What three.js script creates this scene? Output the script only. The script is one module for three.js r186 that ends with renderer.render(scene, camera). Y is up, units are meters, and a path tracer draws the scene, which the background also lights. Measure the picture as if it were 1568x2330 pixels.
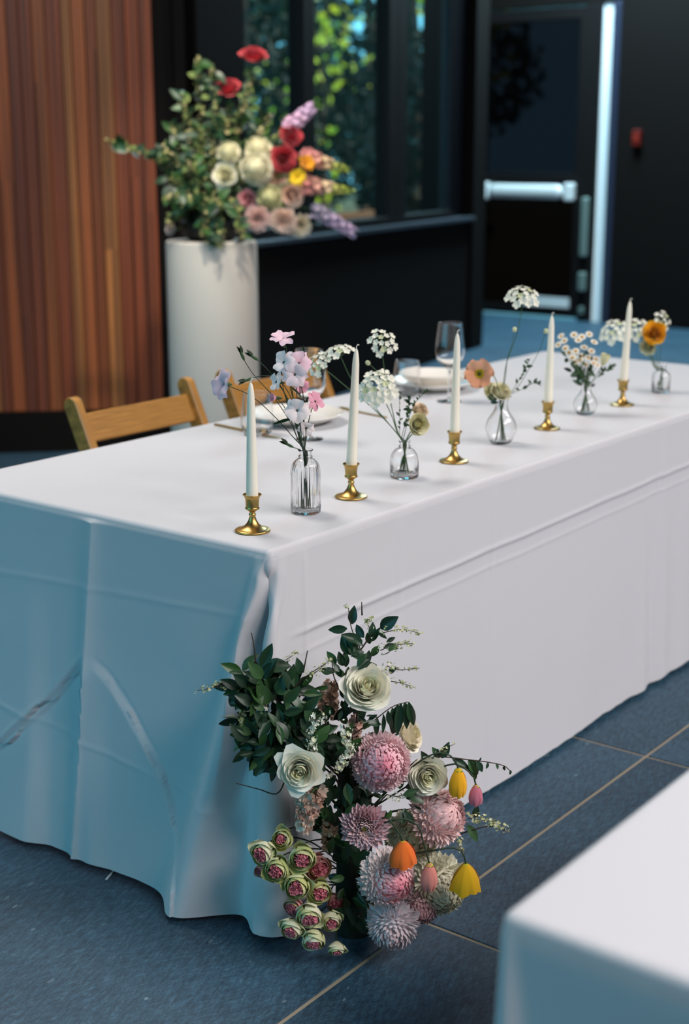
import * as THREE from 'three';
import { RectAreaLightUniformsLib } from 'three/addons/lights/RectAreaLightUniformsLib.js';
import { mergeGeometries, mergeVertices } from 'three/addons/utils/BufferGeometryUtils.js';
import { RoundedBoxGeometry } from 'three/addons/geometries/RoundedBoxGeometry.js';
import { ImprovedNoise } from 'three/addons/math/ImprovedNoise.js';

// ------------------------------------------------------------------ camera, sky, sun, area lights, exposure
const scene = new THREE.Scene();
const CAM = { x: -1.8701, y: 1.4428, z: 1.6002, pitch: 0.2472, yaw: 0.9176, f: 3267.6, cx: 784, cy: 1165 };
const V3 = (x, y, z) => new THREE.Vector3(x, y, z);
const EYE = V3(CAM.x, CAM.y, CAM.z);
const FWD = V3(Math.sin(CAM.yaw) * Math.cos(CAM.pitch), -Math.sin(CAM.pitch), -Math.cos(CAM.yaw) * Math.cos(CAM.pitch));
const RGT = V3(Math.cos(CAM.yaw), 0, Math.sin(CAM.yaw));
const UPV = RGT.clone().cross(FWD);
const camera = new THREE.PerspectiveCamera(2 * Math.atan(1165 / CAM.f) * 180 / Math.PI, 1568 / 2330, 0.05, 200);
camera.position.copy(EYE);
camera.lookAt(EYE.clone().add(FWD));
camera.focus = 2.62;
camera.userData.fStop = 2.8;

const renderer = new THREE.WebGLRenderer();
renderer.toneMapping = THREE.LinearToneMapping;
renderer.toneMappingExposure = 1.0;
renderer.shadowMap.enabled = true;

scene.background = new THREE.Color().setRGB(0.17, 0.7, 0.97).multiplyScalar(2.2);

const sun = new THREE.DirectionalLight(new THREE.Color().setRGB(1.0, 0.9, 0.6), 7);
sun.position.set(3 + 9, 16, -14 + 7); sun.target.position.set(3, 0, -14);
sun.castShadow = true; sun.shadow.mapSize.set(2048, 2048);
Object.assign(sun.shadow.camera, { left: -25, right: 25, top: 25, bottom: -25, near: 1, far: 60 });
scene.add(sun, sun.target);

RectAreaLightUniformsLib.init();
// the lights of the added, unseen ceiling panels: [x, z, width along x, depth along z]; the fittings are built with the ceiling
const PANELS = [[-1.1, 4.5, 1.8, 1.8, 19.8], [1.1, 4.5, 1.8, 1.8, 19.8], [3.3, 4.5, 1.8, 1.8, 19.8], [8.2, -3.8, 1.2, 1.2, 85], [0.7, -2.2, 1.4, 1.4, 18.5]];
const CEIL = 4.2;
const panelColor = new THREE.Color().setRGB(1.0, 0.94, 0.95), entranceColor = new THREE.Color().setRGB(0.6, 0.88, 1.0), wallColor = new THREE.Color().setRGB(1.0, 0.92, 0.86);

// ------------------------------------------------------------------ helpers
function mulberry(a) { return () => { a = (a + 0x6d2b79f5) | 0; let t = Math.imul(a ^ (a >>> 15), 1 | a); t = (t + Math.imul(t ^ (t >>> 7), 61 | t)) ^ t; return ((t ^ (t >>> 14)) >>> 0) / 4294967296; }; }
let rnd = mulberry(7);
const rr = (a, b) => a + (b - a) * rnd();
const clamp = (x, a = 0, b = 1) => Math.min(b, Math.max(a, x));
const smooth = (a, b, x) => { const t = clamp((x - a) / (b - a)); return t * t * (3 - 2 * t); };
const lerp = (a, b, t) => a + (b - a) * t;
const noise = new ImprovedNoise();
const taken = new Map();
function numbered(name) { const n = taken.get(name) ?? 0; taken.set(name, n + 1); return n ? `${name}_${String(n).padStart(3, '0')}` : name; }
// a direction through a pixel of the photograph, and points where it meets a plane
const dirOf = (px, py) => FWD.clone().addScaledVector(RGT, (px - CAM.cx) / CAM.f).addScaledVector(UPV, -(py - CAM.cy) / CAM.f);
function meet(px, py, axis, value) { const d = dirOf(px, py); return EYE.clone().addScaledVector(d, (value - EYE[axis]) / d[axis]); }
const HF = V3(Math.sin(CAM.yaw), 0, -Math.cos(CAM.yaw));
// where the direction meets an upright plane across the view through the foot point (x, z), moved `near` metres this way
function upright(px, py, fx, fz, near = 0) {
  const d = dirOf(px, py), q = V3(fx, 0, fz).addScaledVector(HF, -near);
  return EYE.clone().addScaledVector(d, q.sub(EYE).dot(HF) / d.dot(HF));
}
const facing = (right, up, out) => V3(0, 0, 0).addScaledVector(RGT, right).addScaledVector(V3(0, 1, 0), up).addScaledVector(HF, -out).normalize();

function finish(m) { m.castShadow = true; m.receiveShadow = true; return m; }
function mesh(name, geo, mat, parent) { const m = finish(new THREE.Mesh(geo, mat)); m.name = name; if (parent) parent.add(m); return m; }
function thing(name, label, category, pos = [0, 0, 0], group) {
  const g = new THREE.Group(); g.name = numbered(name); g.userData = { label, category };
  if (group) g.userData.group = group;
  g.position.set(...(pos.isVector3 ? pos.toArray() : pos)); scene.add(g); return g;
}
function single(name, label, category, geo, mat, group) {
  const m = mesh(numbered(name), geo, mat, scene); m.userData = { label, category }; if (group) m.userData.group = group; return m;
}
function struct(name) { const g = new THREE.Group(); g.name = name; g.userData = { kind: 'structure' }; scene.add(g); return g; }
const Y = V3(0, 1, 0);
function aim(o, dir, spin = 0) { o.quaternion.setFromUnitVectors(Y, dir.clone().normalize()).multiply(new THREE.Quaternion().setFromAxisAngle(Y, spin)); return o; }
const box = (w, h, d, x = 0, y = 0, z = 0) => new THREE.BoxGeometry(w, h, d).translate(x, y, z);
const rbox = (w, h, d, r, x = 0, y = 0, z = 0, s = 2) => new RoundedBoxGeometry(w, h, d, s, r).translate(x, y, z);
const lathe = (pts, seg = 48) => new THREE.LatheGeometry(pts.map(([a, b]) => new THREE.Vector2(a, b)), seg);
function tube(pts, r, seg = 12, rad = 6, r1 = r) {
  const c = new THREE.CatmullRomCurve3(pts), g = new THREE.TubeGeometry(c, seg, r, rad, false);
  if (r1 !== r) { const p = g.attributes.position; for (let i = 0; i <= seg; i++) { const o = c.getPointAt(i / seg), k = lerp(1, r1 / r, i / seg); for (let j = 0; j <= rad; j++) { const n = i * (rad + 1) + j; p.setXYZ(n, o.x + (p.getX(n) - o.x) * k, o.y + (p.getY(n) - o.y) * k, o.z + (p.getZ(n) - o.z) * k); } } }
  return g;
}
function grid(nu, nv, fn) { // fn(u, v) -> [x, y, z, (s, t)]
  const pos = [], uv = [], idx = [];
  for (let i = 0; i <= nu; i++) for (let j = 0; j <= nv; j++) { const p = fn(i / nu, j / nv, i, j); pos.push(p[0], p[1], p[2]); uv.push(p[3] ?? i / nu, p[4] ?? j / nv); }
  for (let i = 0; i < nu; i++) for (let j = 0; j < nv; j++) { const a = i * (nv + 1) + j, b = a + nv + 1; idx.push(a, b, a + 1, b, b + 1, a + 1); }
  const g = new THREE.BufferGeometry();
  g.setAttribute('position', new THREE.Float32BufferAttribute(pos, 3)); g.setAttribute('uv', new THREE.Float32BufferAttribute(uv, 2)); g.setIndex(idx); g.computeVertexNormals();
  return g;
}
const place = (g, pos, dir, spin = 0, s = 1) => g.clone().applyMatrix4(new THREE.Matrix4().compose(pos, new THREE.Quaternion().setFromUnitVectors(Y, dir.clone().normalize()).multiply(new THREE.Quaternion().setFromAxisAngle(Y, spin)), V3(s, s, s)));
function tint(g, c) { const n = g.attributes.position.count, a = new Float32Array(n * 3); for (let i = 0; i < n; i++) { a[3 * i] = c.r; a[3 * i + 1] = c.g; a[3 * i + 2] = c.b; } g.setAttribute('color', new THREE.BufferAttribute(a, 3)); return g; }
const C = (h) => new THREE.Color(h);
const M = (color, o = {}) => new THREE.MeshStandardMaterial({ color, roughness: 0.7, side: THREE.DoubleSide, ...o });
const PM = (color, o = {}) => new THREE.MeshPhysicalMaterial({ color, roughness: 0.7, side: THREE.DoubleSide, ...o });
function dataTex(n, fn, srgb, m = n) {
  const d = new Uint8Array(n * m * 4);
  for (let y = 0; y < m; y++) for (let x = 0; x < n; x++) { const c = fn(x / n, y / m), o = (y * n + x) * 4; for (let k = 0; k < 3; k++) d[o + k] = clamp(c[k] ?? c[0]) * 255; d[o + 3] = 255; }
  const t = new THREE.DataTexture(d, n, m); t.wrapS = t.wrapT = THREE.RepeatWrapping; t.magFilter = THREE.LinearFilter; t.minFilter = THREE.LinearMipmapLinearFilter; t.generateMipmaps = true;
  if (srgb) t.colorSpace = THREE.SRGBColorSpace; t.needsUpdate = true; return t;
}
// noise that repeats over the unit square
function per(u, v, f, z = 0) { const s = (a, b) => noise.noise(a * f, b * f, z); return s(u, v) * (1 - u) * (1 - v) + s(u - 1, v) * u * (1 - v) + s(u, v - 1) * (1 - u) * v + s(u - 1, v - 1) * u * v; }

// ------------------------------------------------------------------ materials
// slate: charcoal-blue stone with paler streaks, specks and a few scratches (a canvas)
const slateMap = (() => {
  const N = 1024, r = mulberry(11), c = document.createElement('canvas'); c.width = c.height = N; const g = c.getContext('2d');
  const img = g.createImageData(N, N);
  for (let y = 0; y < N; y++) for (let x = 0; x < N; x++) {
    const u = x / N, v = y / N, a = u * 0.94 + v * 0.34;
    const bend = per(u, v, 3, 5.5) * 0.9, w1 = v - u * 0.3 + bend * 0.05, w2 = v + u * 0.45 - bend * 0.06, streak = per(u, v, 5, 1.3) * 0.4 + noise.noise(a * 34, w1 * 150, 4) * 0.42 + noise.noise(u * 40, w2 * 170, 14) * 0.3;
    const fine = noise.noise(a * 120, w1 * 380, 9) * 0.7 + (r() - 0.5) * 1.1;
    const k = clamp(0.44 + streak * 0.6 + fine * 0.3, 0.0, 1), o = (y * N + x) * 4;
    img.data[o] = 18 + k * 56; img.data[o + 1] = 38 + k * 78; img.data[o + 2] = 52 + k * 88; img.data[o + 3] = 255;
  }
  g.putImageData(img, 0, 0);
  g.lineCap = 'round';
  for (let i = 0; i < 4200; i++) { const x = r() * N, y = r() * N, l = 3 + r() * 16, t = (i % 3 ? 0.28 : -0.4) + (r() - 0.5) * 1.1; g.strokeStyle = `rgba(150,172,180,${0.06 + r() * 0.2})`; g.lineWidth = 0.5 + r() * 1.2; g.beginPath(); g.moveTo(x, y); g.lineTo(x + Math.cos(t) * l, y + Math.sin(t) * l); g.stroke(); }
  for (let i = 0; i < 40; i++) { const x = r() * N, y = r() * N, l = 40 + r() * 160, t = r() * 6.28; g.strokeStyle = `rgba(160,176,182,${0.12 + r() * 0.2})`; g.lineWidth = 0.6 + r() * 0.9; g.beginPath(); g.moveTo(x, y); g.quadraticCurveTo(x + Math.cos(t) * l * 0.5 + r() * 12, y + Math.sin(t) * l * 0.5, x + Math.cos(t) * l, y + Math.sin(t) * l); g.stroke(); }
  for (let i = 0; i < 36; i++) { const x = r() * N, y = r() * N; g.fillStyle = `rgba(165,178,180,${0.25 + r() * 0.35})`; g.beginPath(); g.ellipse(x, y, 2 + r() * 7, 1 + r() * 3, -0.3 + r() * 0.6, 0, 6.3); g.fill(); }
  const t = new THREE.CanvasTexture(c); t.wrapS = t.wrapT = THREE.RepeatWrapping; t.colorSpace = THREE.SRGBColorSpace; return t;
})();
const slateBump = dataTex(512, (u, v) => [0.5 + per(u, v, 9, 3) * 0.35 + per(u, v, 40, 8) * 0.25]);
const slateMat = M(0xffffff, { map: slateMap, bumpMap: slateBump, bumpScale: 0.0015, roughness: 0.5 });
const groutMat = M(0x9c917c, { roughness: 0.95 });
// wood: long vertical grain, one texture, three tones
const woodMap = dataTex(512, (u, v) => { const g = noise.noise(u * 38, v * 1.6, 2) * 0.5 + noise.noise(u * 90, v * 4, 5) * 0.3 + noise.noise(u * 9, v * 0.8, 7) * 0.5, k = clamp(0.62 + g * 0.4, 0.1, 1); return [k, k * 0.93, k * 0.86]; }, true, 512);
const woodTones = [0xb4642f, 0xa2542a, 0xbf7038, 0x944c28, 0xc6864a].map((c) => M(c, { map: woodMap, roughness: 0.55 }));
const clothBump = dataTex(256, (u, v) => [0.5 + 0.22 * Math.sin(u * 6.2832 * 64) * Math.sin(v * 6.2832 * 64) + per(u, v, 24, 4) * 0.2]);
const clothMat = PM(0xcccccf, { bumpMap: clothBump, bumpScale: 0.00025, roughness: 0.9, sheen: 0.25, sheenRoughness: 0.6, sheenColor: C(0xffffff) });
const blackMat = PM(0x0b0807, { roughness: 0.8, specularIntensity: 0.25 }), blackFrame = PM(0x0b0a0b, { roughness: 0.6, specularIntensity: 0.4 });
const darkSteel = M(0x11131a, { roughness: 0.35, metalness: 0.3 });
const aluMat = M(0xe4ecee, { roughness: 0.4, metalness: 0.25 });
const paneMat = PM(0xffffff, { transmission: 1, thickness: 0, roughness: 0, ior: 1.5 });
const tintPane = PM(new THREE.Color().setRGB(0.12, 0.085, 0.09), { transmission: 1, thickness: 0, roughness: 0, ior: 1.5 });
const glassMat = PM(0xffffff, { transmission: 1, thickness: 0.002, roughness: 0.0, ior: 1.48 }), vaseMat = PM(0xffffff, { transmission: 1, thickness: 0.002, roughness: 0.0, ior: 1.36 });
const waterMat = PM(0xf6fbf8, { transmission: 1, thickness: 0.04, roughness: 0.0, ior: 1.33 });
const brassMat = M(new THREE.Color().setRGB(0.5, 0.33, 0.105), { roughness: 0.36, metalness: 1 });
const goldMat = M(new THREE.Color().setRGB(0.62, 0.43, 0.15), { roughness: 0.3, metalness: 1 });
const waxMat = PM(0xf8f1dd, { roughness: 0.45, clearcoat: 0.15, clearcoatRoughness: 0.4 });
const wickMat = M(0xe9e4d4, { roughness: 0.8 });
const chairWood = dataTex(256, (u, v) => { const k = clamp(0.78 + noise.noise(u * 4, v * 40, 3) * 0.2 + noise.noise(u * 10, v * 110, 6) * 0.12, 0, 1); return [k, k * 0.96, k * 0.9]; }, true);
const chairMat = M(0xdda552, { map: chairWood, roughness: 0.42 });
const ceramicMat = PM(0xf0ebe2, { roughness: 0.25, clearcoat: 0.5, clearcoatRoughness: 0.15 });
const plinthMat = M(0xc8c3ba, { roughness: 0.75 });
const stemMat = M(0x3c5a30, { roughness: 0.6 }), stemDark = M(0x24381f, { roughness: 0.6 }), twigMat = M(0x3a2a1e, { roughness: 0.8 });
const leafMats = [0x29492a, 0x203d26, 0x315428, 0x1a3320].map((c) => PM(c, { roughness: 0.4 }));
const lightLeafMats = [0x6d7f45, 0x5b7040, 0x7c8a52].map((c) => PM(c, { roughness: 1, transmission: 0.2, thickness: 0 }));
const petalMat = (c) => PM(c, { roughness: 1, transmission: 0.12, thickness: 0 });
const vertexPetal = PM(0xffffff, { vertexColors: true, roughness: 1, transmission: 0.15, thickness: 0 });
const foamMat = M(0x1c2619, { roughness: 1 });

// ------------------------------------------------------------------ floor: slate tiles with sandy joints
const floor = struct('floor');
const TX = 0.975, TZ = 0.975, JX = 0.2017, JZ = 0.2;
const floorX = [-4.7, 9.96], floorZ = [-5.66, 6.1];
mesh('grout_bed', box(floorX[1] - floorX[0], 0.05, floorZ[1] - floorZ[0], (floorX[0] + floorX[1]) / 2, -0.0275, (floorZ[0] + floorZ[1]) / 2), groutMat, floor);
{
  const gap = 0.0085, variants = [];
  for (let k = 0; k < 8; k++) {
    const g = rbox(TX - gap, 0.05, TZ - gap, 0.0018, 0, 0, 0, 1), p = g.attributes.position, uv = g.attributes.uv, r = mulberry(50 + k), ou = r() * 3, ov = r() * 3, fl = k % 2 ? -1 : 1;
    for (let i = 0; i < p.count; i++) uv.setXY(i, ou + fl * p.getX(i) * 0.9, ov + fl * p.getZ(i) * 0.9);
    variants.push(g);
  }
  let n = 0;
  for (let i = Math.ceil((floorX[0] - JX) / TX); JX + (i + 1) * TX <= floorX[1] + 0.02; i++) for (let j = Math.ceil((floorZ[0] - JZ) / TZ); JZ + (j + 1) * TZ <= floorZ[1]; j++) {
    const t = mesh('tile', variants[(i * 5 + j * 3 + 64 * 8) % 8], slateMat, floor);
    t.position.set(JX + (i + 0.5) * TX, -0.025 + ((i * 7 + j * 3) % 3) * 0.0003, JZ + (j + 0.5) * TZ); n++;
  }
}

// ------------------------------------------------------------------ walls
// the window wall: local x runs along the wall, local z points into the room
const WA = V3(3.996, 0, -3.472), WTURN = Math.atan2(0.2094, 0.9778);
const wallBack = struct('wall_back'); wallBack.position.copy(WA); wallBack.rotation.y = WTURN;
const onWall = (s, y, out = 0) => V3(s, y, out).applyAxisAngle(Y, WTURN).add(WA);
const SILL = 0.98, HEAD = 3.0, TH = 0.16;
mesh('lower_panel', box(3.8, SILL - 0.04, TH, 1.55, (SILL - 0.04) / 2, -TH / 2), blackMat, wallBack);
mesh('pillar', box(0.46, CEIL, TH + 0.06, -0.39, CEIL / 2, -TH / 2), blackMat, wallBack);
mesh('corner_post', box(0.2, CEIL, 0.18, -0.69, CEIL / 2, -0.1), blackMat, wallBack);
mesh('end_post', box(0.26, CEIL, TH + 0.05, 3.34, CEIL / 2, -TH / 2), blackMat, wallBack);
mesh('header', box(3.62, CEIL - HEAD, TH, 1.64, (CEIL + HEAD) / 2, -TH / 2), blackMat, wallBack);
const ledge = mesh('trim_1', rbox(3.37, 0.03, 0.2, 0.006, 1.52, SILL - 0.02, -TH / 2 + 0.03), M(0x4b5560, { roughness: 0.3, metalness: 0.4 }), scene);
ledge.position.copy(WA); ledge.rotation.y = WTURN; ledge.userData = { kind: 'structure' };
[[-0.17, 0.69], [0.69, 1.945], [1.945, 3.21]].forEach(([a, b], i) => {
  const w = struct(`window_${i + 1}`); w.position.copy(WA); w.rotation.y = WTURN;
  const mid = -TH / 2, l = i === 0 ? 0.03 : i === 1 ? 0.07 : 0.145, r = i === 0 ? 0.07 : i === 1 ? 0.145 : 0.29, h = HEAD - SILL;
  const bar = (x0, x1, y0, y1, d = 0.1) => mesh('frame', rbox(x1 - x0, y1 - y0, d, 0.005, (x0 + x1) / 2, (y0 + y1) / 2, mid), i === 2 && x0 > 2.8 ? darkSteel : blackFrame, w);
  bar(a, a + l, SILL, HEAD); bar(b - r, b, SILL, HEAD, i === 2 ? 0.06 : 0.1); bar(a + l, b - r, SILL, SILL + 0.045); bar(a + l, b - r, HEAD - 0.05, HEAD);
  mesh('pane', box(b - r - a - l - 0.002, h - 0.1, 0.006, (a + l + b - r) / 2, (SILL + HEAD) / 2, mid), paneMat, w);
});
// wood-clad wall, turned about 45 degrees, of upright boards over a black plinth
const wallWood = struct('wall_left');
{
  const c0 = V3(3.19, 0, -3.335); // local x runs along the wall away from the corner
  wallWood.position.copy(c0); wallWood.rotation.y = Math.atan2(0.7071, -0.7071);
  const r = mulberry(21); let s = 0.05, k = 0;
  mesh('backing', box(2.9, CEIL, 0.08, 1.35, CEIL / 2, 0.07), blackMat, wallWood);
  mesh('plinth', box(2.9, 0.2, 0.045, 1.35, 0.1, 0.012), blackMat, wallWood);
  while (s < 2.6) {
    const w = 0.04 + r() * 0.05, d = 0.026 + r() * 0.014, g = rbox(w - 0.004, CEIL - 0.22, d, 0.0025, 0, 0, 0, 1), p = g.attributes.position, uv = g.attributes.uv, o = r() * 5;
    for (let i = 0; i < p.count; i++) uv.setXY(i, o + p.getX(i) * 2.2, o + p.getY(i) * 0.4);
    mesh('plank', g, woodTones[Math.floor(r() * 5)], wallWood).position.set(s + w / 2, 0.2 + (CEIL - 0.22) / 2, 0.03 - d / 2 + 0.012); s += w; k++;
  }
}
// the wall with the glass door at the far end, and the return beside it
const wallFar = struct('wall_far'), DX = 9.3;
mesh('wall_panel', box(0.2, CEIL, 10.12, DX + 0.1, CEIL / 2, -4.12 + 5.06), blackMat, wallFar);
mesh('wall_panel', box(0.2, CEIL, 0.6, DX + 0.1, CEIL / 2, -5.77), blackMat, wallFar);
mesh('wall_panel', box(0.2, CEIL - 2.62, 1.4, DX + 0.1, (CEIL + 2.62) / 2, -4.8), blackMat, wallFar);
mesh('jamb', box(0.16, 2.62, 0.13, DX + 0.08, 1.31, -4.345), blackFrame, wallFar);
mesh('jamb', rbox(0.16, 2.62, 0.07, 0.01, DX + 0.06, 1.31, -4.135), M(0x232a3c, { roughness: 0.35 }), wallFar);
const ret = struct('wall_return');
{ const a = onWall(3.4, 0, -0.1), b = V3(9.4, 0, -5.95), d = b.clone().sub(a), L = d.length(); const m = mesh('wall_panel', box(L, CEIL, 0.1, L / 2, CEIL / 2, 0.05), blackMat, ret); m.position.copy(a); m.rotation.y = Math.atan2(-d.z, d.x); }
const door = struct('door_1'); door.position.set(DX, 0, -4.94);
{ // the leaf spans z -0.52..0.52 round its middle; it faces -x
  const st = (z0, z1, y0, y1, d = 0.05) => mesh('stile', rbox(d, y1 - y0, z1 - z0, 0.006, 0.03, (y0 + y1) / 2, (z0 + z1) / 2), blackFrame, door);
  st(-0.53, -0.46, 0.02, 2.6); st(0.46, 0.53, 0.02, 2.6); st(-0.46, 0.46, 0.02, 0.1); st(-0.46, 0.46, 2.5, 2.6); st(-0.46, 0.46, 1.17, 1.24);
  mesh('pane', box(0.008, 1.26, 0.92, 0.03, 1.87, 0), tintPane, door); mesh('pane', box(0.008, 1.07, 0.92, 0.03, 0.635, 0), tintPane, door);
  const bar = mesh('push_bar', new THREE.CapsuleGeometry(0.06, 0.62, 6, 24).rotateX(Math.PI / 2).scale(0.55, 1, 1).translate(-0.03, 1.09, 0), aluMat, door);
  for (const s of [-1, 1]) mesh('end_bracket', rbox(0.075, 0.15, 0.09, 0.018, -0.012, 1.09, s * 0.425), aluMat, door);
  mesh('kick_plate', rbox(0.006, 0.085, 0.47, 0.002, -0.004, 0.145, 0.22), aluMat, door);
  mesh('pull_handle', rbox(0.05, 0.5, 0.07, 0.02, -0.02, 0.8, 0.585), M(0x7d9490, { roughness: 0.4, metalness: 0.5 }), door);
  mesh('lock_case', rbox(0.05, 0.16, 0.07, 0.015, -0.02, 0.34, 0.585), M(0x7d9490, { roughness: 0.4, metalness: 0.5 }), door);
  mesh('lock_keeper', rbox(0.04, 0.07, 0.05, 0.015, -0.02, 0.09, 0.585), M(0x6d8480, { roughness: 0.4, metalness: 0.5 }), door);
}
const slit = struct('window_4');
mesh('added_bright_strip', box(0.012, 2.62, 0.1, DX + 0.03, 1.31, -4.225), PM(0xf2f6fa, { transmission: 0.5, thickness: 0, roughness: 1 }), slit);  // pale pane added to stand in for light along the door edge
{ const a = thing('fire_alarm_box', 'small red fire alarm box on the black wall beside the glass door', 'alarm', [DX, 1.47, -3.9]); mesh('case', rbox(0.05, 0.13, 0.075, 0.008, -0.025, 0.065, 0), M(0x5c120c, { roughness: 0.4 }), a); mesh('call_plate', rbox(0.008, 0.05, 0.05, 0.002, -0.052, 0.065, 0), M(0x7c2418, { roughness: 0.4 }), a); }
// the sides of the room that the camera does not see
const wallRight = struct('wall_right'); mesh('wall_panel', box(14, CEIL, 0.2, 2.5, CEIL / 2, 6.1), M(0x2a2622, { roughness: 0.8 }), wallRight);
const wallRear = struct('wall_rear'); mesh('wall_panel', box(6.2, CEIL, 0.2, -1.5, CEIL / 2, -5.4), blackMat, wallRear);
const wallNear = struct('wall_near');
mesh('lower_panel', box(0.2, 0.3, 5.7, -4.5, 0.15, -2.47), blackMat, wallNear); mesh('header', box(0.2, 0.5, 5.7, -4.5, CEIL - 0.25, -2.47), blackMat, wallNear); mesh('wall_panel', box(0.2, CEIL, 5.7, -4.5, CEIL / 2, 3.3), blackMat, wallNear);
for (let k = 0; k <= 2; k++) mesh('post', box(0.2, CEIL, 0.12, -4.5, CEIL / 2, -5.3 + k * 2.83), blackFrame, wallNear);
for (let k = 0; k < 2; k++) { const w = struct(`window_${5 + k}`); mesh('pane', box(0.008, CEIL - 0.8, 2.7, -4.5, (CEIL - 0.2) / 2, -5.3 + (k + 0.5) * 2.83), paneMat, w); }  // unseen panes, placed and sized to bring in blue fill light
const ceiling = struct('ceiling');
{ const hx = [-4.6, 9.5], hz = [-6.2, 6.2]; // ceiling slab, cut only by the recesses of the panels below it
  mesh('slab', box(hx[1] - hx[0], 0.2, hz[1] - hz[0] - 0.0, (hx[0] + hx[1]) / 2, CEIL + 0.1, (hz[0] + hz[1]) / 2), M(0x1d1b1a, { roughness: 0.9 }), ceiling); }
for (const [x, z, w, d, L] of PANELS) {  // panels added out of view to brighten the room; no such fittings are known
  const entrance = x > 6, amber = z < -1 && !entrance, tone = entrance ? entranceColor : amber ? wallColor : panelColor;
  const t = entrance ? thing('added_light_panel', 'added unseen cool white panel that brightens the floor near the glass door', 'ceiling light', [x, CEIL, z]) : amber ? thing('added_light_panel', 'added unseen panel above the wooden chairs that brightens the plinth and wood wall', 'ceiling light', [x, CEIL, z]) : thing('added_light_panel', 'large added unseen white panel beyond the second table, used as key light', 'ceiling light', [x, CEIL, z], 'added unseen light panels');
  mesh('diffuser', box(w, 0.02, d, 0, -0.02, 0), new THREE.MeshStandardMaterial({ color: 0xffffff, emissive: tone, emissiveIntensity: 1.0, roughness: 0.6 }), t);
  for (const s of [-1, 1]) { mesh('frame', box(w + 0.08, 0.06, 0.04, 0, -0.03, s * (d / 2 + 0.02)), blackFrame, t); mesh('frame', box(0.04, 0.06, d, s * (w / 2 + 0.02), -0.03, 0), blackFrame, t); }
  const l = new THREE.RectAreaLight(tone, L, w, d); l.position.set(x, CEIL - 0.035, z); l.lookAt(x, 0, z); scene.add(l);
}

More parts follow.
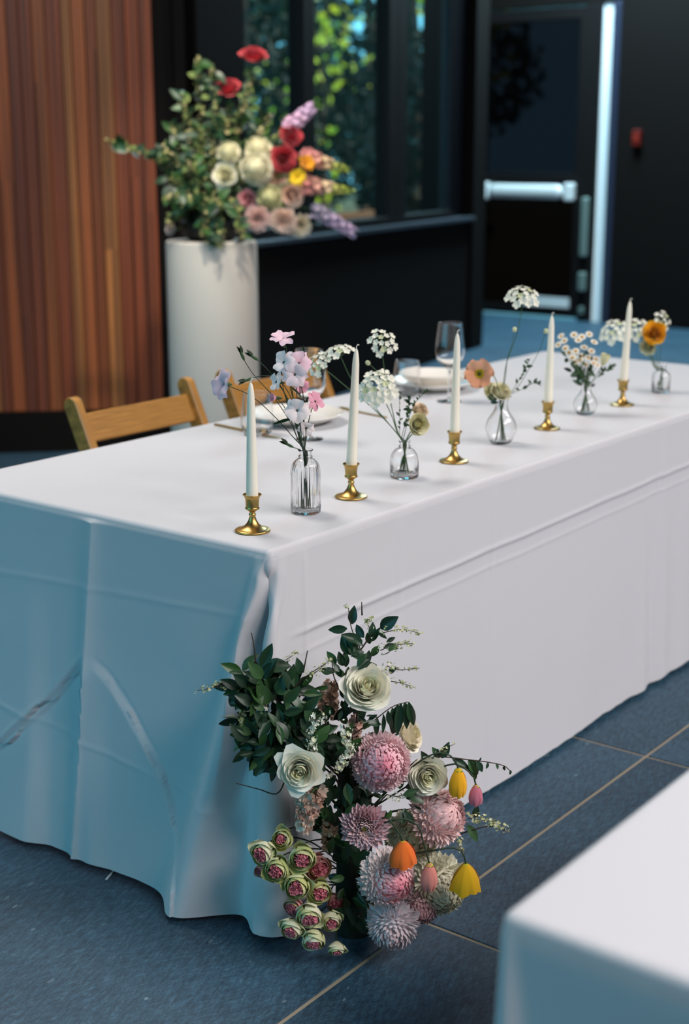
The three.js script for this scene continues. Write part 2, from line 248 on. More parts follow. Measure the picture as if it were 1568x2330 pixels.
// ------------------------------------------------------------------ outside: ground and trees behind the windows
const ground = struct('ground'); mesh('lawn', box(70, 0.1, 60, 12, -0.16, -33), M(0x39402a, { roughness: 1 }), ground);
{
  const r = mulberry(33), leafQuad = () => { const g = new THREE.BufferGeometry(); g.setAttribute('position', new THREE.Float32BufferAttribute([0, 0, 0, -0.5, 0.5, 0.1, 0.5, 0.5, 0.1, 0, 1, 0], 3)); g.setAttribute('uv', new THREE.Float32BufferAttribute([0, 0, 0, 1, 1, 0, 1, 1], 2)); g.setIndex([0, 2, 1, 1, 2, 3]); g.computeVertexNormals(); return g; };
  const lq = leafQuad();
  const foliage = (n, blobs, size) => {
    const P = [], I = [], Uu = [], src = lq.attributes.position; const m = new THREE.Matrix4(), q = new THREE.Quaternion(), e = new THREE.Euler(), v = V3(0, 0, 0);
    for (let k = 0; k < n; k++) {
      const b = blobs[Math.floor(r() * blobs.length)]; let x, y, z; do { x = r() * 2 - 1; y = r() * 2 - 1; z = r() * 2 - 1; } while (x * x + y * y + z * z > 1);
      const f = 0.55 + 0.45 * Math.cbrt(r()); const l = Math.hypot(x, y, z) || 1; x = x / l * f; y = y / l * f; z = z / l * f;
      const s = size * (0.6 + r() * 0.8); e.set(r() * 6.3, r() * 6.3, r() * 6.3); q.setFromEuler(e); m.compose(V3(b[0] + x * b[3], b[1] + y * b[4], b[2] + z * b[3]), q, V3(s * 0.6, s, s));
      const o = P.length / 3; for (let i = 0; i < 4; i++) { v.fromBufferAttribute(src, i).applyMatrix4(m); P.push(v.x, v.y, v.z); Uu.push(0, 0); } I.push(o, o + 2, o + 1, o + 1, o + 2, o + 3);
    }
    const g = new THREE.BufferGeometry(); g.setAttribute('position', new THREE.Float32BufferAttribute(P, 3)); g.setAttribute('uv', new THREE.Float32BufferAttribute(Uu, 2)); g.setIndex(I); g.computeVertexNormals(); return g;
  };
  const greens = { deep: PM(0x0e2013, { roughness: 1, transmission: 0.3, thickness: 0 }), mid: PM(0x1b3414, { roughness: 1, transmission: 0.35, thickness: 0 }), lime: PM(0xd0d23a, { roughness: 1, transmission: 0.4, thickness: 0 }) };  // lime leaves carry sunlit brightness in their colour, deep ones shade
  const bark = M(0x3a2c22, { roughness: 0.95 });
  function tree(px, depth, h, spread, mat, n, size, name, label, low = 0.35) {
    const d = dirOf(px, 400); d.y = 0; d.normalize(); const p = EYE.clone().addScaledVector(d, depth); p.y = -0.11;
    const t = thing(name, label, name === 'shrub' ? 'shrub' : 'tree', p, 'trees and shrubs outside the windows');
    mesh('trunk', tube([V3(0, 0, 0), V3(rr(-0.1, 0.1), h * 0.3, 0), V3(rr(-0.2, 0.2), h * 0.75, rr(-0.2, 0.2))], 0.035 * h + 0.02, 8, 8, 0.02), bark, t);
    const blobs = []; for (let k = 0; k < 9; k++) { const a = r() * 6.28, q = Math.sqrt(r()) * spread; blobs.push([Math.cos(a) * q, h * lerp(low, 0.95, r()), Math.sin(a) * q, spread * (0.3 + r() * 0.3), h * (0.1 + r() * 0.1)]); }
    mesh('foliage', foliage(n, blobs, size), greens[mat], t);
  }
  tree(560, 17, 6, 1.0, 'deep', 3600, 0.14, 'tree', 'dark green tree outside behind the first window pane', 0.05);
  tree(645, 20, 3.4, 0.8, 'lime', 220, 0.15, 'shrub', 'shrub with sunlit lime put into its leaf colour behind the tall arrangement', 0.1);
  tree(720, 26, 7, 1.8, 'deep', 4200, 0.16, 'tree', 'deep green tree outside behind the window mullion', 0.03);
  tree(850, 22.6, 6.4, 0.8, 'lime', 210, 0.16, 'tree', 'tree with sunlit yellow green put into its leaf colour outside the middle window', 0.36);
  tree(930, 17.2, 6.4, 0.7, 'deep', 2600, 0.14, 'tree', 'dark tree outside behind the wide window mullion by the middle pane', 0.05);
  tree(985, 21, 4.6, 0.8, 'lime', 140, 0.15, 'shrub', 'shrub with sunlit yellow put into its leaf colour outside the pane next to the glass door', 0.4);
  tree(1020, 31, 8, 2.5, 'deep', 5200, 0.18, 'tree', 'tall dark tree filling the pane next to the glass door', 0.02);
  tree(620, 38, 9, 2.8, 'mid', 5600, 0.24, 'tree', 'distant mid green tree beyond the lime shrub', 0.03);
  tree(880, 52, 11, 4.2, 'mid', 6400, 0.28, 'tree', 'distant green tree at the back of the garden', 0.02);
  const d = dirOf(800, 430); d.y = 0; d.normalize(); const q = EYE.clone().addScaledVector(d, 13.2);
  const w = thing('garden_bench', 'low brown timber bench outside the middle window', 'bench', [q.x, -0.11, q.z]); w.rotation.y = WTURN;
  for (let k = 0; k < 3; k++) mesh('slat', rbox(2.2, 0.04, 0.12, 0.01, 0, 0.47, -0.15 + k * 0.15), M(0x6b4527, { roughness: 0.8 }), w);
  for (let k = 0; k < 3; k++) mesh('back_slat', rbox(2.2, 0.12, 0.03, 0.01, 0, 0.62 + k * 0.15, -0.26), M(0x6b4527, { roughness: 0.8 }), w);
  for (const s of [-1, 1]) { mesh('leg', rbox(0.07, 0.47, 0.4, 0.01, s * 0.95, 0.225, 0), M(0x4d3220, { roughness: 0.8 }), w); mesh('back_post', rbox(0.07, 0.6, 0.05, 0.01, s * 0.95, 0.72, -0.3), M(0x4d3220, { roughness: 0.8 }), w); }
}

// ------------------------------------------------------------------ tables and tablecloths
const TH0 = 0.75, TW = 0.93, TL = 2.6;
function interp(tab, x) { if (x <= tab[0][0]) return tab[0][1]; for (let i = 1; i < tab.length; i++) if (x <= tab[i][0]) { const t = (x - tab[i - 1][0]) / (tab[i][0] - tab[i - 1][0]), s = t * t * (3 - 2 * t); return lerp(tab[i - 1][1], tab[i][1], s); } return tab[tab.length - 1][1]; }
function distTo(line, x, y) { let best = 9; for (let i = 1; i < line.length; i++) { const [ax, ay] = line[i - 1], [bx, by] = line[i], dx = bx - ax, dy = by - ay, t = clamp(((x - ax) * dx + (y - ay) * dy) / (dx * dx + dy * dy)); best = Math.min(best, Math.hypot(x - ax - dx * t, y - ay - dy * t)); } return best; }
// a cloth over a table top [0..L] x [-W..0]: out(face, c, p, y, t) is how far the skirt stands off; drop(face, c) the height of the hem
function cloth(L, W, rc, fine, out, hem, rows = 90) {
  const S = [], add = (x, z, nx, nz, face, c, p) => S.push({ x, z, nx, nz, face, c, p });
  const steps = (a, b, small, big) => { const r = [a]; let x = a; const sg = Math.sign(b - a); while ((b - x) * sg > 1e-6) { const near = Math.min(Math.abs(x), 0.35) / 0.35; x += sg * lerp(small, big, fine ? near : 1); r.push((b - x) * sg < 1e-6 ? b : x); } return r; };
  for (const z of steps(-W + rc, -rc, 0.0022, fine ? 0.0042 : 0.009)) add(0, z, -1, 0, 'end', z, z);
  for (let k = 1; k < 14; k++) { const a = k / 14 * Math.PI / 2; add(rc - rc * Math.cos(a), -rc + rc * Math.sin(a), -Math.cos(a), Math.sin(a), 'corner', 0, (k / 14 - 0.5) * 2 * rc); }
  for (const x of steps(rc, L - rc, 0.0025, 0.009)) add(x, 0, 0, 1, 'front', x, x);
  for (let k = 1; k < 6; k++) { const a = k / 6 * Math.PI / 2; add(L - rc + rc * Math.sin(a), -rc + rc * Math.cos(a), Math.sin(a), Math.cos(a), 'far', 0, L); }
  for (let k = 0; k <= 24; k++) { const z = lerp(-rc, -W + rc, k / 24); add(L, z, 1, 0, 'far', z, L - z); }
  for (let k = 1; k < 6; k++) { const a = k / 6 * Math.PI / 2; add(L - rc + rc * Math.cos(a), -W + rc - rc * Math.sin(a), Math.cos(a), -Math.sin(a), 'back', 0, L); }
  for (let k = 0; k <= 60; k++) { const x = lerp(L - rc, rc, k / 60); add(x, -W, 0, -1, 'back', x, L + x); }
  for (let k = 1; k < 6; k++) { const a = k / 6 * Math.PI / 2; add(rc - rc * Math.sin(a), -W + rc - rc * Math.cos(a), -Math.sin(a), -Math.cos(a), 'back', -1, -W); }
  S.push({ ...S[0] });
  const rE = 0.011, NR = 6, NT = 4, skirt = grid(S.length - 1, rows + NR + NT, (u, v, i, jj) => {
    const s = S[i], j = jj - NT;
    if (j < 0) { const k = 1 - [0, 0.5, 0.96, 0.995][jj], x0 = s.x - s.nx * rE, z0 = s.z - s.nz * rE, x1 = clamp(s.x, W / 2, L - W / 2), z1 = -W / 2, x = lerp(x0, x1, k), z = lerp(z0, z1, k); return [x, TH0, z, x, z]; }
    if (j <= NR) { const a = j / NR * Math.PI / 2, q = -rE * (1 - Math.sin(a)); return [s.x + s.nx * q, TH0 - rE * (1 - Math.cos(a)), s.z + s.nz * q, s.p, 0]; }
    const y0 = TH0 - rE, y1 = hem(s.face, s.c), k = (j - NR) / rows, y = lerp(y0, y1, k), t = clamp((y0 - y) / y0), o = out(s.face, s.c, s.p, y, t);
    return [s.x + s.nx * o, y, s.z + s.nz * o, s.p, y];
  });
  const uv = skirt.attributes.uv; for (let i = 0; i < uv.count; i++) uv.setXY(i, uv.getX(i) * 8, uv.getY(i) * 8);
  const n = rows + NR + NT + 1;                // the two ends of the closed loop share their normals
  { const ix = skirt.index; for (let i = 0; i < ix.count; i += 3) { const a = ix.getX(i); ix.setX(i, ix.getX(i + 1)); ix.setX(i + 1, a); } skirt.computeVertexNormals(); }
  const nrm = skirt.attributes.normal;
  for (let j = 0; j < n; j++) nrm.setXYZ((S.length - 1) * n + j, nrm.getX(j), nrm.getY(j), nrm.getZ(j));
  for (let i = 0; i < S.length; i++) for (let j = 0; j < NT; j++) nrm.setXYZ(i * n + j, 0, 1, 0);
  return skirt;
}
const baseHem = [[-0.93, 0.06], [-0.652, 0.066], [-0.577, 0.041], [-0.504, 0.033], [-0.457, 0.044], [-0.4, 0.036], [-0.32, 0.032], [-0.2, 0.03], [-0.06, 0.012], [0, 0.018]];
const foldA = [[-0.468, 0.453], [-0.527, 0.395], [-0.587, 0.329], [-0.725, 0.205], [-0.93, 0.05]], foldB = [[-0.468, 0.453], [-0.42, 0.425], [-0.364, 0.374], [-0.271, 0.267], [-0.216, 0.152], [-0.183, 0.062]];
const groovePath = [[0.2, -0.08], [0.45, -0.052], [0.555, -0.034], [0.7, 0.004], [0.745, 0.012]];
function outMain(face, c, p, y, t) {
  let o = 0.002;
  if (face === 'end' || face === 'corner' || (face === 'front' && c < 0.35)) {
    const k = lerp(0.14, 1, Math.pow(t, 1.1)), zz = p / k;                      // the corner folds fan out from the corner
    o += 0.066 * Math.exp(-Math.pow((zz + 0.175) / 0.062, 2)) * Math.pow(t, 0.85) - 0.01 * Math.exp(-Math.pow((zz + 0.075) / 0.03, 2)) * t;
    o += 0.03 * Math.exp(-Math.pow((zz - 0.0) / 0.045, 2)) * Math.pow(t, 0.9);
    const g = interp(groovePath, y), w = lerp(0.008, 0.0125, smooth(0.05, 0.3, t)), fade = smooth(0.0, 0.06, t) * (1 - smooth(0.4, 0.75, t));
    o += fade * (-0.055 * Math.exp(-Math.pow((p - g) / w, 2)) + 0.006 * Math.exp(-Math.pow((p - g + 0.024) / 0.008, 2)) + 0.003 * Math.exp(-Math.pow((p - g - 0.028) / 0.01, 2)));
    o += smooth(0, 0.03, t) * (1 - smooth(0.12, 0.3, t)) * -0.011 * Math.exp(-Math.pow((p - g + 0.014) / 0.004, 2));
  }
  if (face === 'end') {
    o += interp(baseHem, c) * Math.pow(t, 1.35);
    const z0 = lerp(-0.451, -0.506, t);
    o += (0.008 + 0.016 * t) * Math.exp(-Math.abs(c - z0) / 0.02);
    const dA = distTo(foldA, c, y), dB = distTo(foldB, c, y);
    // the cloth is pulled from the crease: it steps back under the left pull line and out under the right one
    const ridge = interp([[-0.93, 0.05], [-0.725, 0.205], [-0.587, 0.329], [-0.527, 0.395], [-0.468, 0.453], [-0.42, 0.425], [-0.364, 0.374], [-0.271, 0.267], [-0.216, 0.152], [-0.183, 0.062], [-0.16, -0.1]], c), lo = y < ridge ? 1 : -1;
    const dd = (c < z0 ? dA : dB) * lo, ease = smooth(0.0, 0.05, Math.hypot(c + 0.468, y - 0.453));
    if (c < z0) o += ease * (-0.012 * smooth(-0.012, 0.012, dd) * Math.exp(-Math.max(0, dd) / 0.12) + 0.003 * Math.exp(-Math.pow((dd + 0.014) / 0.006, 2)));
    else o += ease * (0.008 * smooth(-0.009, 0.009, dd) * Math.exp(-Math.max(0, dd) / 0.1) - 0.0016 * Math.exp(-Math.pow((dd + 0.011) / 0.004, 2))) * (1 - smooth(-0.17, -0.15, c));
    o += 0.002 * noise.noise(c * 7, y * 7, 2) * smooth(0, 0.2, t) + 0.0012 * Math.exp(-Math.pow((y - 0.62 - 0.05 * c) / 0.006, 2)) + 0.0014 * Math.exp(-Math.pow((y - 0.22 + 0.1 * c) / 0.006, 2));
  } else if (face === 'corner') o += 0.018 * Math.pow(t, 1.35);
  else if (face === 'front') {
    o += lerp(0.018, 0.008, smooth(0, 0.4, c)) * Math.pow(t, 1.35) + 0.003 * t * Math.sin(c * 7 + 1) + 0.006 * t * t * noise.noise(c * 5, y * 2, 6);
    const yc = lerp(0.578, 0.601, c / 1.65) + 0.003 * noise.noise(c * 6, 0, 3), s = smooth(0.03, 0.12, c);
    o += s * (0.0032 * Math.exp(-Math.pow((y - yc) / 0.0055, 2)) + 0.002 * smooth(yc - 0.006, yc + 0.004, y) * (1 - smooth(yc, 0.735, y)) + 0.0014 * Math.exp(-Math.pow((y - yc + 0.04) / 0.004, 2)));
    for (const [xc, a] of [[0.095, 0.0032], [0.4, 0.0026], [0.755, 0.002], [1.2, 0.0015], [1.62, 0.003]]) o += a * Math.exp(-Math.abs(c - xc) / 0.006) * smooth(0, 0.04, t);
    o += 0.009 * t * smooth(1.25, 1.7, c) * Math.sin(c * 46 + y * 3) * (0.6 + 0.4 * Math.sin(c * 13));
  } else if (face === 'far') o += 0.02 * t; else o += 0.01 * t;
  return Math.max(lerp(-0.04, 0.0012, smooth(0.64, 0.725, y)), o);
}
const hemMain = (face, c) => face === 'back' ? 0.49 : face === 'front' ? 0.012 + 0.006 * smooth(1.1, 1.4, c) * Math.abs(noise.noise(c * 8, 1, 1)) + 0.004 * Math.abs(noise.noise(c * 14, 3, 1)) : 0.012;
single('tablecloth', 'long white cloth with creases and floor length skirt on the candlelit table', 'tablecloth', cloth(TL, TW, 0.012, true, outMain, hemMain, 180), clothMat);
function foldingTable(x, z, L, W, label) {
  const t = thing('folding_table', label, 'table', [x, 0, z]);
  mesh('table_top', rbox(L - 0.03, 0.04, W - 0.03, 0.01, L / 2, TH0 - 0.0215, -W / 2), M(0xb9b4aa), t);
  for (const a of [0.14, L - 0.14]) for (const b of [-0.1, -W + 0.1]) mesh('leg', new THREE.CylinderGeometry(0.014, 0.014, TH0 - 0.045, 12).translate(a, (TH0 - 0.045) / 2, b), M(0x6a6c70, { metalness: 0.8, roughness: 0.4 }), t);
  return t;
}
foldingTable(0, 0, TL, TW, 'long folding table hidden under the candlelit white cloth');
// the second table, close to the camera; its corner lies at (-0.82, 0.979)
const T2 = [-0.82, 0.979], L2 = 1.83, W2 = 0.76;
{
  // its skirt is built in the same frame, mirrored so that the near long side faces the first table
  const out2 = (face, c, p, y, t) => {
    let o = 0.002 + 0.012 * Math.pow(t, 1.3);
    if (face === 'end' || face === 'corner' || (face === 'front' && c < 0.3)) { const zz = p / lerp(0.16, 1, t); o += 0.05 * Math.exp(-Math.pow((zz + 0.05) / 0.05, 2)) * Math.pow(t, 0.9) + 0.03 * Math.exp(-Math.pow((zz - 0.08) / 0.05, 2)) * t - 0.012 * Math.exp(-Math.pow((zz - 0.015) / 0.02, 2)) * t; }
    o += 0.004 * t * noise.noise(c * 6, y * 2, 4);
    return Math.max(0.0015, o);
  };
  const g = cloth(L2, W2, 0.012, true, out2, () => 0.012, 60); g.scale(1, 1, -1);
  const ix = g.index; for (let i = 0; i < ix.count; i += 3) { const a = ix.getX(i); ix.setX(i, ix.getX(i + 1)); ix.setX(i + 1, a); }
  g.computeVertexNormals();
  const m = single('tablecloth', 'plain white cloth on the bare table across the aisle', 'tablecloth', g, clothMat); m.position.set(T2[0], 0, T2[1]);
  foldingTable(T2[0], T2[1] + W2, L2, W2, 'folding table under the plain white cloth across the aisle');
}

{ // a white tie end of the cloth peeping out on the tiles under the hem of the short side
  const t = single('ribbon_end', 'short white ribbon end lying on the tiles under the cloth hem', 'ribbon', rbox(0.05, 0.0014, 0.0045, 0.0006), M(0xd8dcdc)); t.position.set(-0.036, 0.0015, -0.407); t.rotation.y = 0.4;
}
// ------------------------------------------------------------------ folding chairs behind the table
function chair(x, z, turn, label) {
  const t = thing('folding_chair', label, 'chair', [x, 0, z]); t.rotation.y = turn;
  const slope = Math.atan2(0.36, 0.8), post = (sx) => {
    const sh = new THREE.Shape(); const w = 0.021, H = 0.868; sh.moveTo(-w, 0); sh.lineTo(w, 0); sh.lineTo(w, H - w); sh.absarc(0, H - w, w, 0, Math.PI); sh.lineTo(-w, 0);
    const g = new THREE.ExtrudeGeometry(sh, { depth: 0.02, bevelEnabled: true, bevelSize: 0.004, bevelThickness: 0.004, bevelSegments: 2, curveSegments: 12 }).translate(0, 0, -0.01).rotateY(-Math.PI / 2);
    return g.rotateX(-slope).translate(sx, 0.004, 0.362);
  };
  for (const s of [-1, 1]) mesh('back_post', post(s * 0.218), chairMat, t);
  const zAt = (y) => 0.36 * (1 - y / 0.8);
  const slatBox = (y, h, d = 0.016) => rbox(0.424, h, d, 0.005).rotateX(-slope).translate(0, y, zAt(y));
  mesh('back_slat', slatBox(0.715, 0.082), chairMat, t); mesh('back_slat', slatBox(0.61, 0.028), chairMat, t);
  for (const s of [-1, 1]) mesh('rear_leg', rbox(0.02, 0.62, 0.034, 0.006).rotateX(0.72).translate(s * 0.192, 0.232, 0.145), chairMat, t);
  for (const s of [-1, 1]) mesh('seat_rail', rbox(0.02, 0.03, 0.4, 0.005, s * 0.17, 0.415, 0.3), chairMat, t);
  for (let k = 0; k < 7; k++) mesh('seat_slat', rbox(0.4, 0.014, 0.048, 0.005, 0, 0.437, 0.125 + k * 0.056), chairMat, t);
  mesh('stretcher', rbox(0.42, 0.024, 0.018, 0.005, 0, 0.16, zAt(0.16)), chairMat, t); mesh('stretcher', rbox(0.38, 0.024, 0.018, 0.005, 0, 0.06, -0.03), chairMat, t);
  return t;
}
chair(0.925, -1.3, 0, 'wooden folding chair standing in front of the wood wall, empty table before it');
chair(1.535, -1.31, 0, 'wooden folding chair in front of the white plinth, facing the laid plate');

// ------------------------------------------------------------------ candlesticks and candles
const stickProfile = [[0, 0], [0.0325, 0], [0.0332, 0.0012], [0.0332, 0.003], [0.0318, 0.0042], [0.0275, 0.0048], [0.0235, 0.0058], [0.017, 0.0092], [0.0118, 0.0145], [0.0082, 0.0205], [0.0062, 0.0265], [0.0058, 0.0295], [0.0072, 0.0318], [0.0064, 0.0336], [0.0052, 0.0358], [0.0062, 0.0382], [0.0098, 0.0408], [0.0128, 0.0425], [0.0138, 0.0445], [0.0128, 0.0462], [0.0124, 0.0475], [0.0126, 0.056], [0.0134, 0.0635], [0.0155, 0.0678], [0.0176, 0.0698], [0.0178, 0.0708], [0.0168, 0.0708], [0.0138, 0.067], [0.0122, 0.062], [0.0118, 0.05], [0, 0.05]];
const stickGeo = lathe(stickProfile, 64);
const candleGeo = (() => { const L = 0.255, p = [[0, 0], [0.0113, 0], [0.0116, 0.004]]; for (let k = 1; k <= 16; k++) { const u = k / 16; p.push([lerp(0.0116, 0.0068, Math.pow(u, 1.25)), lerp(0.004, L - 0.03, u)]); } p.push([0.0062, L - 0.022], [0.005, L - 0.012], [0.0034, L - 0.004], [0.0016, L], [0, L + 0.0006]); return lathe(p, 40); })();
const wickGeo = tube([V3(0, 0.253, 0), V3(0, 0.259, 0), V3(0.0022, 0.2635, 0), V3(0.0052, 0.263, 0)], 0.0011, 10, 6);
const candleSpots = [[575, 1209, 0.2, 0.9, 'beside the tall ribbed bottle, at the table corner'], [799, 1132, 2.3, 1.0, 'between the ribbed bottle and the small domed bottle'], [1033, 1051, 0.6, 0.95, 'between the small domed bottle and the round bulb vase'], [1245, 976, 0.6, 0.93, 'between the bulb vase and the chamomile vase'], [1416, 922, 2.0, 0.93, 'beyond the chamomile vase, by the yellow ranunculus']];
candleSpots.forEach(([px, py, tilt, s, where], i) => {
  const p = meet(px, py, 'y', TH0);
  const h = thing('candlestick', `small brass candlestick ${where}`, 'candlestick', [p.x, TH0 + 0.0006, p.z], 'brass candlesticks along the table');
  mesh('stick', stickGeo, brassMat, h);
  const c = thing('taper_candle', `ivory taper candle ${where}`, 'candle', [p.x, TH0 + 0.051, p.z], 'ivory taper candles along the table');
  c.quaternion.setFromAxisAngle(HF, tilt * Math.PI / 180); c.rotateY(i * 1.7);
  mesh('wax', candleGeo, waxMat, c).scale.set(1, s, 1); const w = mesh('wick', wickGeo, wickMat, c); w.scale.set(1, s, 1); w.rotation.y = -CAM.yaw - i * 1.7;
});

// ------------------------------------------------------------------ place settings
const onTable = (px, py) => meet(px, py, 'y', TH0);
const plateGeo = (r) => lathe([[0, 0.004], [r * 0.58, 0.004], [r * 0.6, 0], [r * 0.63, 0], [r * 0.66, 0.006], [r * 0.9, 0.016], [r, 0.024], [r * 1.003, 0.0265], [r * 0.985, 0.027], [r * 0.88, 0.021], [r * 0.7, 0.0125], [r * 0.6, 0.009], [0, 0.008]], 72);
function plate(px, py, r, label) { const p = onTable(px, py); const t = thing('dinner_plate', label, 'plate', [p.x, TH0 + 0.0006, p.z], 'cream plates on the table'); mesh('dish', plateGeo(r), ceramicMat, t); return p; }
plate(672, 960, 0.128, 'cream ceramic plate behind the pink corncockle flowers');
plate(982, 884, 0.13, 'cream ceramic plate behind the white lace flowers');
{ const p = onTable(982, 884); const t = thing('soup_bowl', 'shallow cream bowl resting on the farther plate', 'bowl', [p.x, TH0 + 0.0102, p.z]); mesh('dish', lathe([[0, 0.002], [0.045, 0.002], [0.047, 0], [0.05, 0], [0.085, 0.018], [0.1, 0.036], [0.101, 0.038], [0.099, 0.0385], [0.08, 0.022], [0.045, 0.007], [0, 0.006]], 64), ceramicMat, t); }
const tumblerProfile = (r, h) => [[0, 0], [r * 0.7, 0], [r * 0.82, 0.004], [r * 0.97, h * 0.2], [r, h * 0.38], [r * 0.95, h * 0.65], [r * 0.84, h], [r * 0.825, h + 0.0005], [r * 0.815, h], [r * 0.925, h * 0.65], [r * 0.972, h * 0.38], [r * 0.94, h * 0.2], [r * 0.78, 0.011], [0, 0.009]];
function tumbler(px, py, r, h, label) { const p = onTable(px, py); const t = thing('stemless_glass', label, 'glass', [p.x, TH0 + 0.0006, p.z], 'stemless water glasses'); mesh('bowl', lathe(tumblerProfile(r, h), 56), glassMat, t); }
tumbler(586, 988, 0.042, 0.105, 'clear stemless glass beside the nearer plate');
tumbler(926, 900, 0.041, 0.1, 'clear stemless glass beside the farther plate');
function wineGlass(px, py, label) {
  const p = onTable(px, py), t = thing('wine_glass', label, 'wine glass', [p.x, TH0 + 0.0006, p.z], 'stemmed wine glasses');
  mesh('foot', lathe([[0, 0], [0.034, 0], [0.035, 0.001], [0.034, 0.002], [0.018, 0.0042], [0.006, 0.009], [0.0042, 0.016], [0.0038, 0.05], [0.004, 0.088], [0.0065, 0.095], [0, 0.096]], 48), glassMat, t);
  mesh('bowl', lathe([[0, 0.0965], [0.007, 0.0965], [0.022, 0.1045], [0.036, 0.12], [0.0415, 0.138], [0.0405, 0.165], [0.0365, 0.2], [0.0335, 0.222], [0.0331, 0.2225], [0.0326, 0.222], [0.0355, 0.2], [0.0395, 0.165], [0.0405, 0.138], [0.035, 0.121], [0.021, 0.1062], [0, 0.0995]], 56), glassMat, t);
}
wineGlass(704, 1000, 'clear wine glass behind the pink corncockle flowers'); wineGlass(1022, 914, 'clear wine glass behind the third candle');
function cutlery(name, label, ax, ay, bx, by, kind) {
  const a = onTable(ax, ay), b = onTable(bx, by), d = b.clone().sub(a), L = d.length(), t = thing(name, label, kind, [a.x, TH0 + 0.0008, a.z]); t.rotation.y = Math.atan2(d.x, d.z);
  if (name === 'gold_knife') { mesh('handle', rbox(0.009, 0.005, L * 0.5, 0.0022, 0, 0.0026, L * 0.75), goldMat, t); mesh('blade', (() => { const sh = new THREE.Shape(); sh.moveTo(-0.004, 0); sh.lineTo(0.005, 0); sh.lineTo(0.009, -L * 0.2); sh.quadraticCurveTo(0.009, -L * 0.45, -0.004, -L * 0.52); sh.lineTo(-0.004, 0); return new THREE.ExtrudeGeometry(sh, { depth: 0.0014, bevelEnabled: false }).rotateX(Math.PI / 2).scale(1, 1, 1).translate(0, 0.0032, L * 0.52); })(), goldMat, t); }
  else { mesh('handle', rbox(0.008, 0.0035, L * 0.66, 0.0016, 0, 0.002, L * 0.67), goldMat, t); mesh('fork_head', rbox(0.02, 0.003, L * 0.14, 0.0014, 0, 0.003, L * 0.28), goldMat, t); for (let k = 0; k < 4; k++) mesh('tine', rbox(0.0026, 0.0022, L * 0.22, 0.001, -0.0086 + k * 0.00575, 0.0034, L * 0.11), goldMat, t); }
}
cutlery('gold_knife', 'slim gold knife lying beside the nearer plate', 640, 1000, 489, 968, 'knife');
cutlery('gold_fork', 'slim gold fork lying on the far side of the nearer plate', 772, 930, 880, 952, 'fork');

// ------------------------------------------------------------------ the white plinth
const PED = V3(2.633, 0, -2.546), PEDR = 0.19, PEDH = 1.075;
{ const t = thing('plinth', 'tall white cylindrical plinth carrying the large flower arrangement', 'plinth', PED); mesh('column', lathe([[0, 0], [PEDR, 0], [PEDR, PEDH - 0.006], [PEDR - 0.006, PEDH], [0, PEDH]], 96), plinthMat, t); }

// ------------------------------------------------------------------ flower building blocks
// a petal standing on the origin along +y, its face towards +z: L long, W half-wide, bent outwards by curl, its sides cupped
function petal({ L, W, curl = 0.4, cup = 0.3, nu = 5, nv = 4, tip = 'round', ruffle = 0, seed = 0, base = 0.3, start = 0, broad = 0.62 }) {
  const r = mulberry(seed + 1), ph = r() * 6, c = [[0, 0]]; let y = 0, z = 0;
  for (let i = 1; i <= nu; i++) { const a = start + curl * ((i - 0.5) / nu); y += Math.cos(a) * L / nu; z += Math.sin(a) * L / nu; c.push([y, z]); }
  return grid(nu, nv, (u, v, i, j) => {
    const s = j / nv * 2 - 1, a = start + curl * (i / nu);
    let w = u < broad ? lerp(base, 1, Math.sin(u / broad * Math.PI / 2)) : Math.sqrt(Math.max(0, 1 - Math.pow((u - broad) / (1 - broad), 2)));
    if (tip === 'point') w = u < broad ? lerp(base, 1, Math.sin(u / broad * Math.PI / 2)) : Math.pow(Math.max(0, 1 - Math.pow((u - broad) / (1 - broad), 1.5)), 0.9);
    if (tip === 'broad') w = lerp(base, 1, Math.sin(Math.min(1, u * 1.25) * Math.PI / 2));
    w = Math.max(w, 0.03); const x = W * w * s, o = -cup * W * s * s * w + ruffle * W * u * Math.sin(s * 5 + ph) * (0.4 + Math.abs(s)), down = tip === 'broad' ? -L * 0.16 * s * s * u * u : 0;
    return [x, c[i][0] - Math.sin(a) * o + down * Math.cos(a), c[i][1] + Math.cos(a) * o + down * Math.sin(a)];
  });
}
// a petal of a rose: a patch of a turned surface round the axis
function rosePetal(rho, H, span, flare, point, roll, seed, nu = 6, nv = 7) {
  const r = mulberry(seed * 7 + 3), ph = r() * 6, amp = 0.025 + r() * 0.04;
  return grid(nu, nv, (u, v, i, j) => {
    const s = j / nv * 2 - 1, a = s * span, k = 1 - Math.abs(s);
    let q = rho * (0.3 + 0.7 * Math.sin(Math.min(1, u * 1.1) * Math.PI / 2)) + flare * rho * Math.pow(u, 3) + point * rho * Math.pow(u, 4) * Math.pow(k, 2) + roll * rho * Math.pow(u, 5) * 0.6;
    q *= 1 + amp * Math.sin(s * 4 + ph) * u;
    const y = H * u * (1 - 0.16 * Math.pow(Math.abs(s), 2.4) * u) - (roll * 0.35 + point * 0.22 * Math.pow(k, 1.2)) * rho * Math.pow(u, 6);
    return [q * Math.sin(a), y, q * Math.cos(a)];
  });
}
const leafGeo = (() => {
  const mk = (w, fold, bend) => grid(6, 4, (u, v, i, j) => { const s = j / 4 * 2 - 1, p = Math.pow(Math.sin(Math.PI * Math.pow(clamp(u, 0.015, 0.985), 0.85)), 0.8) * w; return [p * s, u, -Math.abs(s) * p * fold * -1 - bend * u * u + 0.0]; });
  return [mk(0.24, 0.35, 0.12), mk(0.27, 0.2, 0.3), mk(0.22, 0.5, -0.1), mk(0.3, 0.3, 0.2)];
})();
